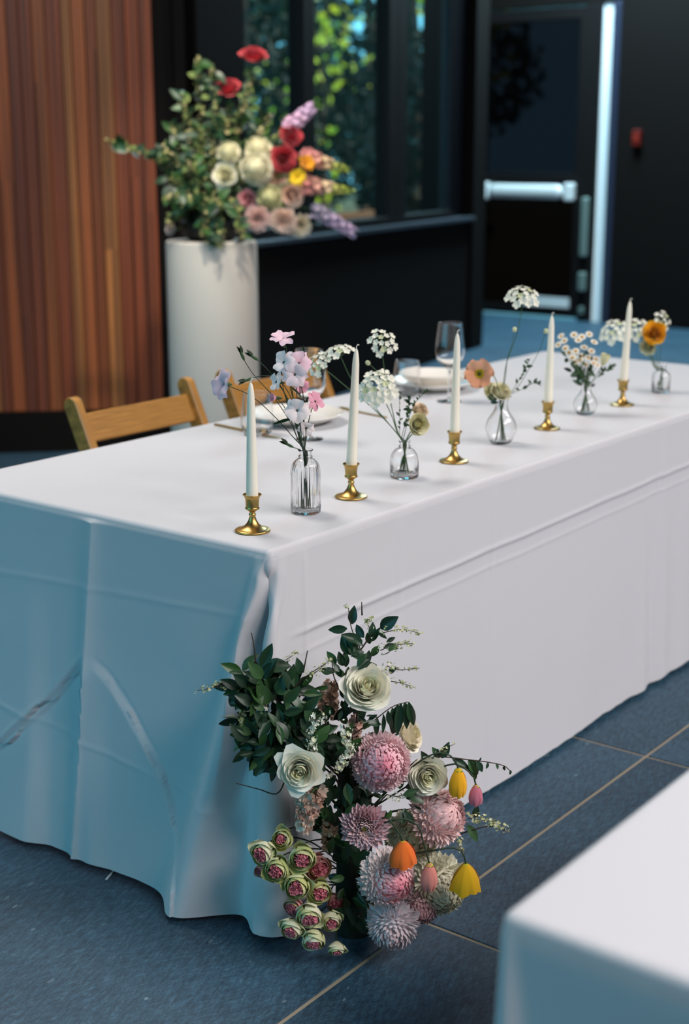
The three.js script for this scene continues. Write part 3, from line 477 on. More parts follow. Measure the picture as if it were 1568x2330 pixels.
// a leaf on a parent: base point, tip point in the parent's frame; its upper face turned towards `face`
function leaf(parent, a, b, face, mat, k = 0, name = 'leaf') {
  const d = b.clone().sub(a), L = d.length(), yv = d.clone().normalize(), xv = yv.clone().cross(face).normalize(), zv = xv.clone().cross(yv);
  const m = mesh(name, leafGeo[k % 4], mat, parent); m.matrix.makeBasis(xv, yv, zv).scale(V3(L, L, L)).setPosition(a); m.matrix.decompose(m.position, m.quaternion, m.scale); return m;
}
function stemTo(parent, pts, r = 0.0022, mat = stemMat, r1 = r * 0.8, name = 'stem') { return mesh(name, tube(pts, r, Math.max(6, pts.length * 4), 6, r1), mat, parent); }
const G = Math.PI * (3 - Math.sqrt(5));

// --- large garden rose of radius R: petals are separate pieces
const rosePetalCache = new Map();
function roseBloom(parent, R, mats, variant = 0, guardPoint = 0.45) {
  const key = `${variant}`; let set = rosePetalCache.get(key);
  if (!set) {
    set = []; const r = mulberry(100 + variant);
    const layer = (n, r0, r1, h0, h1, span, flare, point, roll, m) => { for (let k = 0; k < n; k++) { const t = n > 1 ? k / (n - 1) : 0; set.push({ g: rosePetal(lerp(r0, r1, t), lerp(h0, h1, t), span * (0.9 + r() * 0.25), flare + (r() - 0.5) * 0.06, point * (0.7 + r() * 0.6), roll, set.length + variant * 50), a: set.length * G + (r() - 0.5) * 0.5, tilt: (r() - 0.5) * 0.12, m }); } };
    layer(7, 0.05, 0.18, 1.02, 1.08, 1.5, -0.5, 0, 0, 0);
    layer(8, 0.2, 0.38, 1.08, 1.1, 1.05, -0.1, 0, 0.16, 0);
    layer(8, 0.42, 0.6, 1.08, 1.02, 0.95, -0.1, 0.06, 0.24, 1);
    layer(7, 0.63, 0.77, 0.98, 0.88, 0.85, -0.06, 0.1, 0.26, 1);
    layer(5, 0.79, 0.85, 0.84, 0.74, 0.85, -0.02, guardPoint * 0.6, 0.24, 2);
    layer(5, 0.86, 0.9, 0.7, 0.58, 0.8, 0.0, guardPoint, 0.22, 2);
    rosePetalCache.set(key, set);
  }
  for (const p of set) { const m = mesh('petal', p.g, mats[Math.min(p.m, mats.length - 1)], parent); m.rotation.set(p.tilt, p.a, p.tilt * 0.7); m.scale.setScalar(R); }
}
// --- chrysanthemum of radius R: incurved florets lie like scales towards the pole, the lowest ones hang out as a skirt;
// the petals of the rim are pieces, the crowded ones inside are one part
function mumBloom(parent, R, o) {
  const { n = 380, inner, outer, reach = 2.2, rim = 40, incurve = 0.95, wide = 0.072, heart = null, open = 0, seed = 5, len = 0.42 } = o, r = mulberry(seed), merged = [], cI = C(inner), cO = C(outer);
  const shapes = [0, 1, 2].map((k) => petal({ L: 1, W: wide / len * 1.25, curl: open ? -0.9 : -0.95 - k * 0.25, cup: 0.75, nu: 5, nv: 2, base: 0.5, seed: k, broad: 0.66, start: open ? 0.25 : 0.3 }));
  const rimMat = petalMat(outer);
  for (let k = 0; k < n; k++) {
    const f = (k + 0.5) / n, jit = () => (r() - 0.5) * 0.16, pol = reach * Math.pow(f, 0.54) + jit(), az = k * G + jit();
    const nrm = V3(Math.sin(pol) * Math.cos(az), Math.cos(pol), Math.sin(pol) * Math.sin(az)), down = V3(Math.cos(pol) * Math.cos(az), -Math.sin(pol), Math.cos(pol) * Math.sin(az));
    const w = lerp(incurve, -0.25, smooth(0.75, 2.0, pol)), d = open ? nrm.clone().multiplyScalar(1) : nrm.clone().multiplyScalar(0.8).addScaledVector(down, -w);
    if (open) d.y = lerp(0.95, 0.25 - 0.35 * smooth(0.6, 1, f), smooth(0.0, 0.75, f));
    d.normalize();
    const L = R * lerp(open ? 0.26 : 0.24, open ? 0.66 : len * (1 + 0.35 * smooth(1.6, 2.1, pol)), Math.pow(f, 0.5)) * (0.85 + r() * 0.3);
    const base = nrm.clone().multiplyScalar(R * (open ? lerp(0.2, 0.36, f) : lerp(0.72, 0.62, f))); if (open) base.y *= 0.5; else base.addScaledVector(down, R * 0.1 * w);
    const z = (open ? V3(0, -1, 0) : down.clone()); z.addScaledVector(d, -z.dot(d)); if (z.lengthSq() < 1e-5) z.set(1, 0, 0).addScaledVector(d, -d.x); z.normalize(); const x = d.clone().cross(z);
    const m4 = new THREE.Matrix4().makeBasis(x.multiplyScalar(R * len * lerp(0.75, 1.1, f)), d.clone().multiplyScalar(L), z.multiplyScalar(L)).setPosition(base);
    if (k >= n - rim) { const m = mesh('petal', shapes[k % 3], rimMat, parent); m.matrix.copy(m4); m.matrix.decompose(m.position, m.quaternion, m.scale); continue; }
    const c = cI.clone().lerp(cO, smooth(0.02, 0.5, f)); if (heart && f < 0.09) c.lerp(C(heart), 1 - f / 0.09); c.multiplyScalar(0.93 + r() * 0.1);
    merged.push(tint(shapes[k % 3].clone().applyMatrix4(m4), c));
  }
  const core = mergeVertices(tint(new THREE.IcosahedronGeometry(R * (open ? 0.4 : 0.64), 3), cI.clone().lerp(cO, 0.5).multiplyScalar(0.9))); if (open) core.scale(1, 0.4, 1);
  if (open && heart) { const eye = mergeVertices(tint(new THREE.IcosahedronGeometry(R * 0.13, 3), C(heart))); const p = eye.attributes.position; for (let i = 0; i < p.count; i++) { const k = 1 + 0.22 * noise.noise(p.getX(i) * 200 / R * 0.05, p.getY(i) * 200 / R * 0.05, p.getZ(i) * 200 / R * 0.05); p.setXYZ(i, p.getX(i) * k, p.getY(i) * 0.9 * k + R * 0.2, p.getZ(i) * k); } eye.computeVertexNormals(); merged.push(eye); }
  const m = mesh('inner_petals', mergeGeometries([...merged, core]), vertexPetal, parent); m.userData.kind = 'stuff';
}
// --- cabbage-like spray rose: green cupped outer petals, crowded pink heart
const sprayCache = new Map();
function sprayBloom(parent, R, greens, pinks, variant = 0, openness = 0.5) {
  const key = `${variant}|${openness}`; let set = sprayCache.get(key);
  if (!set) {
    const r = mulberry(300 + variant); const outer = [], heart = [];
    for (let k = 0; k < 11; k++) { const t = k / 10, sp = k > 8; outer.push({ g: rosePetal(lerp(0.62, 1.0, t), lerp(1.22, 0.98, t), sp ? 0.8 : 1.1, lerp(-0.36, -0.2, t) + openness * 0.12 + (r() - 0.5) * 0.06, sp ? 0.3 : 0.0, sp ? 0.12 : 0.03, 400 + variant * 20 + k), a: k * G + r() * 0.4, t: (r() - 0.5) * 0.1 }); }
    const q = lerp(0.27, 0.5, openness);
    for (let k = 0; k < 34; k++) { const a = k * G, rad = q * Math.sqrt((k + 0.5) / 34); const g = petal({ L: 0.42, W: 0.13, curl: 0.6, cup: 0.9, nu: 3, nv: 3, tip: 'broad', ruffle: 0.3, seed: k + variant * 30, base: 0.5 }); g.rotateY(r() * 6.28); g.translate(Math.cos(a) * rad, 0.66 + (1 - rad / 0.6) * 0.1 + r() * 0.06, Math.sin(a) * rad); heart.push(g); }
    set = { outer, heart: mergeGeometries(heart) }; sprayCache.set(key, set);
  }
  set.outer.forEach((p, k) => { const m = mesh('petal', p.g, greens[k % greens.length], parent); m.rotation.set(p.t, p.a, p.t * 0.6); m.scale.setScalar(R); });
  const h = mesh('ruffled_heart', set.heart, pinks, parent); h.scale.setScalar(R); h.position.y = R * 0.05;
}
// --- small florets
const starGeo = (() => { const a = []; for (let k = 0; k < 5; k++) a.push(petal({ L: 1, W: 0.28, curl: 0.5, cup: 0.2, nu: 2, nv: 2, base: 0.4, start: 1.0 }).rotateY(k * Math.PI * 2 / 5)); return mergeGeometries(a); })();
const ruffleGeo = [0, 1, 2].map((v) => { const a = []; for (let k = 0; k < 6; k++) a.push(petal({ L: 1, W: 0.62, curl: 1.0, cup: 0.1, nu: 3, nv: 4, tip: 'broad', base: 0.3, start: 0.35 + (k % 2) * 0.3, ruffle: 0.35, seed: k + v * 9 }).rotateY(k * Math.PI / 3 + v)); return mergeGeometries(a); });
// a spray of tiny star blossoms and buds along points of a twig, one part
function blossoms(parent, pts, n, spread, size, cols, seed = 1, name = 'blossoms', sink = 0) {
  const r = mulberry(seed), c = new THREE.CatmullRomCurve3(pts), a = [];
  for (let k = 0; k < n; k++) { const u = r(), p = c.getPoint(u), d = V3(r() - 0.5, r() - 0.5 + 0.2 - sink, r() - 0.5).normalize(); p.addScaledVector(d, spread * (0.3 + r() * 0.7) * (1 - 0.55 * u)); a.push(tint(place(starGeo, p, d, r() * 6, size * (0.6 + r() * 0.6)), C(cols[Math.floor(r() * cols.length)]))); }
  const m = mesh(name, mergeGeometries(a), vertexPetal, parent); m.userData.kind = 'stuff'; return m;
}
const local = (o, p) => p.clone().sub(o.position);

// ------------------------------------------------------------------ the arrangement on the floor at the table corner
const AX = 0.045, AZ = 0.175;                                    // foot of the upright plane across the view in which its flowers are set
const at = (px, py, near = 0) => upright(px, py, AX, AZ, near);
const FOAM = V3(0.095, 0, 0.12);
{
  const t = thing('floral_foam_base', 'dark green foam column holding the floor arrangement together', 'flower foam', FOAM);
  const g = lathe([[0, 0], [0.034, 0], [0.037, 0.02], [0.035, 0.16], [0.032, 0.3], [0.022, 0.36], [0, 0.37]], 20), p = g.attributes.position;
  for (let i = 0; i < p.count; i++) { const k = 1 + 0.16 * noise.noise(p.getX(i) * 40, p.getY(i) * 30, p.getZ(i) * 40); p.setX(i, p.getX(i) * k); p.setZ(i, p.getZ(i) * k); } g.computeVertexNormals();
  mesh('foam', g, foamMat, t);
}
const foamPoint = (p) => V3(FOAM.x + (rnd() - 0.5) * 0.05, clamp(p.y * 0.62, 0.05, 0.33), FOAM.z + (rnd() - 0.5) * 0.05);
function floorBloom(name, label, category, px, py, near, dir, group, back = 0.02) {
  const p = at(px, py, near), t = thing(name, label, category, p, group), e = local(t, foamPoint(p)), d = dir;
  const bk = HF.clone().multiplyScalar(0.05 + Math.min(0.03, e.length() * 0.2)); stemTo(t, [V3(0, 0, 0).addScaledVector(d, -back * 0.2), V3(0, 0, 0).addScaledVector(d, -back * 1.2).addScaledVector(bk, 0.35), e.clone().multiplyScalar(0.5).add(bk), e], category === 'spray rose' ? 0.0016 : 0.0024, stemDark);
  const head = new THREE.Group(); head.name = 'flower_head'; t.add(head); aim(head, d, rnd() * 6);
  return head;
}
const pxm = (px) => px / CAM.f * 2.72;                            // photograph pixels to metres at the arrangement
// white roses
const roseWhite = [petalMat(0xf2efcf), petalMat(0xf6f4e2), petalMat(0xf6f5e6)], roseCream = [petalMat(0xf0e6c0), petalMat(0xf5edd6), petalMat(0xf4efdc)];
{
  let h = floorBloom('garden_rose', 'white rose highest in the floor arrangement, tilted to face upwards', 'rose', 836, 1562, 0.02, facing(0.12, 0.72, 0.75)); h.position.addScaledVector(facing(0.12, 0.72, 0.75), -0.03); roseBloom(h, 0.043, roseWhite, 0, 0.2);
  h = floorBloom('garden_rose', 'white rose with star shaped pointed outer petals beside the dark leaves', 'rose', 682, 1757, 0.1, facing(-0.05, 0.12, 1)); h.position.addScaledVector(facing(-0.05, 0.12, 1), -0.03); roseBloom(h, 0.036, roseWhite, 1, 0.45);
  h = floorBloom('garden_rose', 'white rose facing out between the pink chrysanthemum and the yellow poppy', 'rose', 976, 1770, 0.02, facing(0.15, 0.1, 1)); h.position.addScaledVector(facing(0.15, 0.1, 1), -0.03); roseBloom(h, 0.036, roseWhite, 2, 0.15);
  h = floorBloom('garden_rose', 'cream rose seen from the side behind the drooping leaves', 'rose', 945, 1668, -0.05, facing(0.75, 0.45, 0.35)); h.position.addScaledVector(facing(0.75, 0.45, 0.35), -0.03); roseBloom(h, 0.032, roseCream, 3, 0.15);
}
// chrysanthemums
{
  const mum = (label, px, py, near, dir, rpx, o) => { const h = floorBloom('chrysanthemum', label, 'chrysanthemum', px, py, near, dir, null, 0.03); mumBloom(h, pxm(rpx), o); };
  mum('ivory chrysanthemum ball half hidden behind the orange poppy', 938, 1905, -0.045, facing(0.1, 0.4, 0.8), 60, { inner: 0xe6dfb4, outer: 0xece6cf, seed: 12 });
  mum('ivory chrysanthemum ball behind the salmon and yellow poppies', 1000, 2018, -0.03, facing(0.3, -0.15, 0.9), 68, { inner: 0xe8dfc0, outer: 0xe9e6cf, seed: 14 });
  mum('small pale pink chrysanthemum wedged beside the ivory one', 958, 2062, -0.012, facing(0.1, -0.3, 0.9), 46, { n: 260, inner: 0xdcabb0, outer: 0xe2c3c4, seed: 15, rim: 24 });
  mum('large pink chrysanthemum ball with a deeper pink heart', 868, 1735, 0.03, facing(0.12, 0.3, 0.95), 66, { n: 760, wide: 0.05, len: 0.36, inner: 0xf6bcc6, outer: 0xf9dfe0, seed: 5, heart: 0xe58698 });
  mum('pink incurved chrysanthemum under the yellow poppy', 1004, 1855, 0.0, facing(0.5, 0.55, 0.6), 58, { n: 460, wide: 0.06, inner: 0xf6c8c6, outer: 0xf8dcd8, seed: 8, incurve: 1.3, len: 0.5 });
  mum('open lilac pink chrysanthemum with a yellow green eye', 830, 1878, 0.06, facing(-0.05, 0.06, 1), 57, { n: 190, inner: 0xf0d6d6, outer: 0xecc9cd, heart: 0xd6cc74, open: 1, wide: 0.1, seed: 9, len: 0.42, reach: 1.6, rim: 44 });
  mum('blush chrysanthemum with white outer petals and a pink heart turned aside', 885, 2000, 0.055, facing(0.5, 0.05, 0.85), 62, { n: 520, wide: 0.06, len: 0.4, inner: 0xf0a9b2, outer: 0xf6eae7, seed: 10, heart: 0xdc8090 });
  mum('pale lilac chrysanthemum lowest in the floor arrangement, facing down', 893, 2108, 0.045, facing(-0.1, -0.5, 0.8), 54, { n: 300, inner: 0xdcc2c4, outer: 0xeee2e5, seed: 11, incurve: 0.3, len: 0.5, wide: 0.075 });
}
// spray roses trailing down to the floor
{
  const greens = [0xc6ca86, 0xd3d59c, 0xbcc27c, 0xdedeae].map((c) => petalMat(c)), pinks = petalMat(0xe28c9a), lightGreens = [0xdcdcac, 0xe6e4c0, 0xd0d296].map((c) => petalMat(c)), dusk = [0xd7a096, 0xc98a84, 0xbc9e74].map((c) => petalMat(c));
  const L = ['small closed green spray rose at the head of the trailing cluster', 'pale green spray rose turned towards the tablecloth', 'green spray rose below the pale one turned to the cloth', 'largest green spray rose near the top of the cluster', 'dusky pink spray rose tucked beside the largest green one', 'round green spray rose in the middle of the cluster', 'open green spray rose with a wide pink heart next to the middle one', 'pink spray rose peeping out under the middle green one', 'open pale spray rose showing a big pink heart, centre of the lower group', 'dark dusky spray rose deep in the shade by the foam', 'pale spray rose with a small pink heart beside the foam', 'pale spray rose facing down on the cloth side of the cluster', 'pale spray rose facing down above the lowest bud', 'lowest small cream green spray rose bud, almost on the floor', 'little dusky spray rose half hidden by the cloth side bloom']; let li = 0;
  for (const [px, py, r, near, right, up, kind, open] of [
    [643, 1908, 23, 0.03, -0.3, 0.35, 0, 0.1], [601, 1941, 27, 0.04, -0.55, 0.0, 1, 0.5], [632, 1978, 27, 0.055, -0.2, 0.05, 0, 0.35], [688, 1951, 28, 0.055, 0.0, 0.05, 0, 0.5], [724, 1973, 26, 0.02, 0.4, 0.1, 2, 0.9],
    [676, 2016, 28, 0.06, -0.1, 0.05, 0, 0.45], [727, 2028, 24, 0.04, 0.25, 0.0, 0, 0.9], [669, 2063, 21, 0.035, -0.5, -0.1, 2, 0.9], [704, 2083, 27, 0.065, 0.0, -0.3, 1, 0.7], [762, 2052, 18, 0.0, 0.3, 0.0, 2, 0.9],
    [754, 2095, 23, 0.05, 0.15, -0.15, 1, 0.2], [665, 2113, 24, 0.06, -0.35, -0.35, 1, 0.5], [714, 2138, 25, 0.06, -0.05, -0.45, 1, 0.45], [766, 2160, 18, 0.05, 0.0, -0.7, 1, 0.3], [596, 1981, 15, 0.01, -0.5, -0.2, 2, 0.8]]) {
    const d = facing(right, up, 1), h = floorBloom('spray_rose', L[li++], 'spray rose', px, py, near, d, 'spray roses trailing from the floor arrangement', 0.02);
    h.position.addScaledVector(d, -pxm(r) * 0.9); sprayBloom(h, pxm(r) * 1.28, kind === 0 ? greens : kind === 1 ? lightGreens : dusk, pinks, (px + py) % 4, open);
  }
}
// nodding poppies
function nodding(label, color, pts, rpx, hpx, near, flare, tipCol) {
  const P = pts.map(([x, y]) => at(x, y, near)), end = P[P.length - 1], t = thing('iceland_poppy', label, 'poppy', end);
  stemTo(t, [...P.slice(0, 1).map((p) => local(t, foamPoint(p))), ...P.map((p) => local(t, p))], 0.0019, stemDark, 0.0016);
  const R = pxm(rpx), H = pxm(hpx), mat = petalMat(color), base = petalMat(tipCol);
  for (let k = 0; k < 4; k++) { const inner = k < 2; const ph = k * 2.1 + rpx, g = grid(10, 12, (u, v, i, j) => { const s = j / 12 * 2 - 1, a = s * (inner ? 1.1 : 0.95) * (0.75 + 0.25 * u), q = (Math.pow(Math.sin(Math.min(1, 0.08 + u * 1.02) * Math.PI / 2), 0.75) + flare * u * u * u - (flare < 0 ? 0.25 * Math.pow(u, 4) : 0)) * (1 + 0.05 * u * Math.sin(s * 7 + ph) + 0.035 * Math.sin(s * 15 + ph * 2) * u); return [q * Math.sin(a), u * (1 - 0.13 * Math.pow(Math.abs(s), 2.5) + 0.05 * Math.sin(s * 6 + ph) * u), q * Math.cos(a)]; }); const m = mesh('petal', g, mat, t); m.scale.set(R * (inner ? 0.9 : 1), -H, R * (inner ? 0.9 : 1)); m.rotation.y = (inner ? k * Math.PI : Math.PI / 2 + k * Math.PI) + 0.4; }
  mesh('petal_base', lathe([[0, 0.001], [0.004, 0], [0.009, -0.004], [0.0105, -0.007], [0.006, -0.004], [0, -0.002]], 14), base, t).scale.setScalar(R / 0.027);
}
nodding('yellow poppy nodding beside the white rose, above the pink one', 0xe8a80a, [[965, 1726], [1008, 1712], [1032, 1726], [1043, 1748]], 24, 62, 0.02, -0.05, 0xb9b423);
nodding('small pink poppy nodding against the hem of the tablecloth', 0xc06d7e, [[1035, 1738], [1062, 1752], [1078, 1768], [1083, 1786]], 19, 44, 0.01, -0.02, 0xc3b62a);
nodding('orange poppy nodding over the ivory chrysanthemum', 0xe06a20, [[884, 1862], [897, 1880], [910, 1898], [917, 1914]], 31, 50, 0.085, 0.02, 0xb99a2c);
nodding('salmon poppy hanging closed on a long bent stem', 0xd9877a, [[886, 1868], [925, 1864], [952, 1880], [963, 1915], [977, 1964]], 24, 62, 0.075, -0.2, 0xb4b83a);
nodding('golden yellow poppy hanging open on an arched stem', 0xddaa0c, [[982, 1936], [1030, 1929], [1052, 1938], [1060, 1966]], 33, 58, 0.055, 0.12, 0xb6b52a);
// stock: spikes of ruffled florets
function stock(label, px0, py0, px1, py1, rpx, cols, near, n, group) {
  const a = at(px0, py0, near), b = at(px1, py1, near), t = thing('stock_spike', label, 'stock flower', a, group), e = local(t, b), r = mulberry(Math.round(px0 * 3 + py0));
  stemTo(t, [V3(0, 0, 0), e.clone().multiplyScalar(0.5), e, local(t, foamPoint(b))], 0.0028);
  const mats = cols.map((c) => petalMat(c)), ax = e.clone().normalize(), R = pxm(rpx);
  for (let k = 0; k < n; k++) { const u = (k + 0.5) / n, az = k * G, side = V3(1, 0, 0).cross(ax).normalize().applyAxisAngle(ax, az), d = side.clone().addScaledVector(ax, -0.5 + u * 0.2).normalize(), m = mesh('floret', ruffleGeo[k % 3], mats[k % mats.length], t); m.position.copy(e.clone().multiplyScalar(u).addScaledVector(side, R * 0.35 * (0.5 + 0.5 * Math.sqrt(u)))); aim(m, d, r() * 6); m.scale.setScalar(R * (0.5 + 0.12 * r()) * lerp(0.7, 1, Math.sqrt(u))); }
}
stock('peach stock spike behind the highest white rose', 752, 1556, 742, 1630, 30, [0xe0bfa8, 0xd9b298, 0xe6cab4], -0.03, 20);
stock('blush stock spike hanging below the star shaped white rose', 690, 1882, 712, 1795, 36, [0xe0c0ac, 0xd8b09c, 0xe8d2bf], 0.035, 26);
stock('apricot stock spike beside the foam column', 745, 1935, 752, 1862, 24, [0xe0bb9c, 0xd8ae8e], -0.01, 16);
stock('blush stock spike behind the large pink chrysanthemum', 812, 1632, 800, 1690, 24, [0xdcb4a4, 0xe3c3b2], -0.02, 14);
// leafy privet branches: explicit leaves as photographed, then smaller ones along the twigs
const UPF = facing(0.1, 0.45, 0.9);
function branch(label, near, twigs, leaves, sprays, fill = [], narrow = 1) {
  const root = at(...twigs[0][0], near), t = thing('leafy_branch', label, 'branch', root), A = (x, y, n = near) => local(t, at(x, y, n)), r = mulberry(Math.round(twigs[0][0][0]) + 5);
  stemTo(t, [local(t, foamPoint(root)), V3(0, 0, 0)], 0.003, twigMat);
  for (const w of twigs) stemTo(t, w.map(([x, y]) => A(x, y)), 0.0016, twigMat, 0.0008, 'twig');
  leaves.forEach(([ax, ay, bx, by, dn = 0], k) => leaf(t, A(ax, ay, near + dn), A(bx, by, near + dn + (r() - 0.35) * 0.022), UPF.clone().add(V3(r() - 0.5, r() - 0.5, r() - 0.5)).normalize(), leafMats[Math.floor(r() * 4)], k).scale.multiply(V3(narrow, 1, 1)));
  for (const [cx, cy, rx, ry, n, lmin, lmax] of fill) for (let k = 0; k < n; k++) {
    const a = r() * 6.28, q = Math.sqrt(r()), x = cx + Math.cos(a) * q * rx, y = cy + Math.sin(a) * q * ry, o = Math.atan2(y - cy, x - cx) + (r() - 0.5) * 1.8, L = lerp(lmin, lmax, r()), dn = (r() - 0.5) * 0.07;
    leaf(t, A(x, y, near + dn), A(x + Math.cos(o) * L, y + Math.sin(o) * L, near + dn + (r() - 0.4) * 0.03), UPF.clone().add(V3(r() - 0.5, r() - 0.5, r() - 0.5).multiplyScalar(1.5)).normalize(), leafMats[Math.floor(r() * 4)], k);
  }
  sprays.forEach(([pts, n, spread, size, tone], k) => { const q = pts.map(([x, y]) => A(x, y, near + 0.012)); stemTo(t, q, 0.0009, twigMat, 0.0005, 'twig'); blossoms(t, q, n, spread, size, tone === 'white' ? [0xe9ead4, 0xdfe2c0, 0xf2f2e4] : [0xc3c493, 0xb2b87c, 0xd6d6b0], 40 + k + Math.round(twigs[0][0][1])); });
  return t;
}
branch('bushy leafy privet branch spreading against the table corner', 0.03,
  [[[690, 1690], [650, 1620], [610, 1560], [590, 1510]], [[640, 1600], [580, 1560], [545, 1530]], [[650, 1620], [600, 1640], [555, 1650]], [[650, 1590], [690, 1545], [740, 1510]], [[583, 1518], [578, 1470], [572, 1440]], [[655, 1760], [630, 1806], [590, 1796], [537, 1782]], [[690, 1530], [700, 1480]]],
  [[549, 1528, 503, 1511], [552, 1526, 579, 1485], [593, 1518, 619, 1462], [603, 1516, 661, 1513], [657, 1544, 670, 1513], [685, 1534, 679, 1503], [560, 1540, 520, 1530], [565, 1560, 536, 1552], [545, 1570, 508, 1580], [560, 1580, 522, 1600], [600, 1560, 560, 1545], [612, 1560, 655, 1548], [640, 1570, 672, 1592], [590, 1570, 560, 1590], [620, 1570, 605, 1535], [575, 1640, 538, 1660], [570, 1660, 545, 1705], [600, 1690, 566, 1735], [610, 1700, 592, 1742], [640, 1700, 620, 1745], [690, 1560, 712, 1530], [660, 1580, 690, 1610], [590, 1600, 560, 1620], [580, 1690, 548, 1705]],
  [[[[515, 1558], [480, 1566], [448, 1572]], 40, 0.012, 0.0036, 'cream'], [[[575, 1590], [590, 1603], [608, 1612]], 46, 0.012, 0.0046, 'white'], [[[560, 1620], [548, 1640], [543, 1660]], 30, 0.011, 0.0042, 'cream'], [[[700, 1545], [730, 1520], [752, 1500]], 40, 0.013, 0.0034, 'cream'], [[[650, 1502], [665, 1492], [676, 1484]], 22, 0.008, 0.003, 'cream']],
  [[620, 1615, 84, 75, 110, 34, 54], [655, 1685, 85, 62, 80, 32, 52], [595, 1560, 66, 40, 26, 34, 50], [590, 1690, 40, 40, 24, 32, 50]]);
branch('leafy privet branch rising behind the highest white rose', -0.01,
  [[[812, 1640], [815, 1560], [820, 1480], [800, 1430], [793, 1385]], [[820, 1480], [850, 1440], [895, 1410]], [[770, 1640], [790, 1600], [825, 1560]], [[790, 1600], [760, 1540], [755, 1500]], [[824, 1400], [823, 1370]]],
  [[790, 1430, 747, 1434], [801, 1420, 804, 1382], [825, 1460, 775, 1445], [800, 1490, 776, 1446], [815, 1500, 790, 1452], [765, 1510, 745, 1483], [780, 1515, 770, 1480], [755, 1530, 728, 1524], [775, 1540, 768, 1515], [845, 1450, 850, 1420], [860, 1440, 880, 1455], [866, 1430, 902, 1405], [840, 1480, 830, 1520], [820, 1520, 860, 1512], [805, 1530, 845, 1510], [860, 1470, 845, 1495], [880, 1460, 900, 1450], [885, 1530, 898, 1520], [850, 1455, 868, 1428], [815, 1590, 828, 1618], [790, 1590, 775, 1560], [795, 1610, 760, 1640]],
  [[[[842, 1430], [835, 1415], [846, 1406]], 26, 0.01, 0.0034, 'cream'], [[[870, 1440], [915, 1432], [958, 1442]], 60, 0.013, 0.0034, 'cream'], [[[865, 1480], [900, 1468], [940, 1464]], 60, 0.014, 0.0036, 'cream'], [[[880, 1515], [905, 1524], [955, 1520]], 40, 0.011, 0.0034, 'cream'], [[[890, 1550], [915, 1555], [943, 1564]], 30, 0.009, 0.0032, 'cream'], [[[793, 1385], [790, 1382], [785, 1380]], 12, 0.009, 0.003, 'cream'], [[[880, 1570], [885, 1582], [872, 1590]], 14, 0.006, 0.003, 'cream']],
  [[790, 1560, 45, 60, 16, 22, 38], [845, 1475, 45, 35, 14, 22, 40], [800, 1650, 50, 40, 18, 24, 42]]);
branch('arching branch with narrow leaves drooping over the cream rose', 0.015,
  [[[790, 1680], [850, 1640], [895, 1607], [928, 1597]]],
  [[930, 1597, 942, 1655, 0.01], [921, 1598, 930, 1662], [913, 1600, 905, 1668, 0.01], [903, 1603, 915, 1655, -0.01], [893, 1610, 897, 1665], [883, 1617, 890, 1662, 0.01], [872, 1625, 868, 1668], [860, 1635, 854, 1675], [850, 1640, 826, 1645], [905, 1605, 890, 1680, -0.02], [835, 1645, 812, 1625]], [], [], 0.62);
branch('thin branch reaching across the cloth hem beyond the pink poppy', 0.0,
  [[[950, 1730], [1000, 1722], [1060, 1728], [1115, 1735], [1150, 1744], [1162, 1756]]],
  [[1005, 1725, 1022, 1690], [1000, 1725, 985, 1700], [1030, 1728, 1066, 1750], [1065, 1730, 1092, 1762], [1070, 1732, 1082, 1775], [1085, 1732, 1100, 1757], [1090, 1732, 1094, 1722], [1110, 1735, 1108, 1750], [1130, 1738, 1133, 1750], [1148, 1743, 1146, 1755], [1162, 1752, 1160, 1762], [985, 1735, 1000, 1708], [975, 1735, 960, 1712]],
  [[[[1000, 1712], [1020, 1700], [1036, 1692]], 16, 0.008, 0.0034, 'cream']]);
branch('flowering privet sprig reaching over the slate tiles', -0.02,
  [[[1030, 1905], [1070, 1890], [1120, 1880], [1150, 1890]]],
  [[1062, 1878, 1090, 1915], [1080, 1860, 1086, 1838]],
  [[[[1065, 1862], [1105, 1868], [1150, 1888]], 80, 0.02, 0.0042, 'cream'], [[[1020, 1905], [1045, 1915], [1052, 1940]], 50, 0.014, 0.004, 'cream']]);
{ // white blossom sprays in the heart of the arrangement
  const spray = (label, near, pts, n, spread, size) => { const root = at(...pts[0], near), t = thing('blossom_spray', label, 'blossom', root), q = pts.map(([x, y]) => local(t, at(x, y, near))); stemTo(t, [local(t, foamPoint(root)), V3(0, 0, 0)], 0.0016, twigMat); stemTo(t, q, 0.001, twigMat, 0.0006, 'twig'); blossoms(t, q, n, spread, size, [0xecedd8, 0xd9ddb6, 0xf3f3e6], Math.round(pts[0][0]), 'blossoms', 0.3); };
  spray('cascade of tiny white star blossoms above the star shaped rose', 0.07, [[735, 1620], [712, 1650], [708, 1690], [722, 1725]], 110, 0.017, 0.0046);
  spray('tiny white star blossoms beside the large pink chrysanthemum', 0.055, [[782, 1650], [790, 1680], [800, 1715]], 90, 0.018, 0.0044);
  spray('low cluster of tiny white blossoms under the leafy mass', 0.06, [[795, 1710], [778, 1735], [770, 1750]], 60, 0.015, 0.005);
  spray('two tiny white blossoms hanging between rose and chrysanthemum', 0.06, [[752, 1755], [748, 1765]], 12, 0.009, 0.005);
  spray('small sprig of greenish blossoms under the large pink chrysanthemum', 0.02, [[880, 1808], [905, 1812], [925, 1805]], 40, 0.014, 0.0036);
}
// dark foliage filling the heart of the arrangement
branch('dense foliage filling the middle of the floor arrangement', -0.005, [[[780, 1850], [775, 1800], [770, 1740]]], [], [], [[775, 1760, 75, 85, 70, 30, 50], [760, 1880, 50, 60, 30, 28, 44], [800, 2010, 34, 100, 46, 28, 46], [900, 1810, 70, 40, 26, 28, 44], [720, 1690, 70, 55, 40, 30, 50]]);

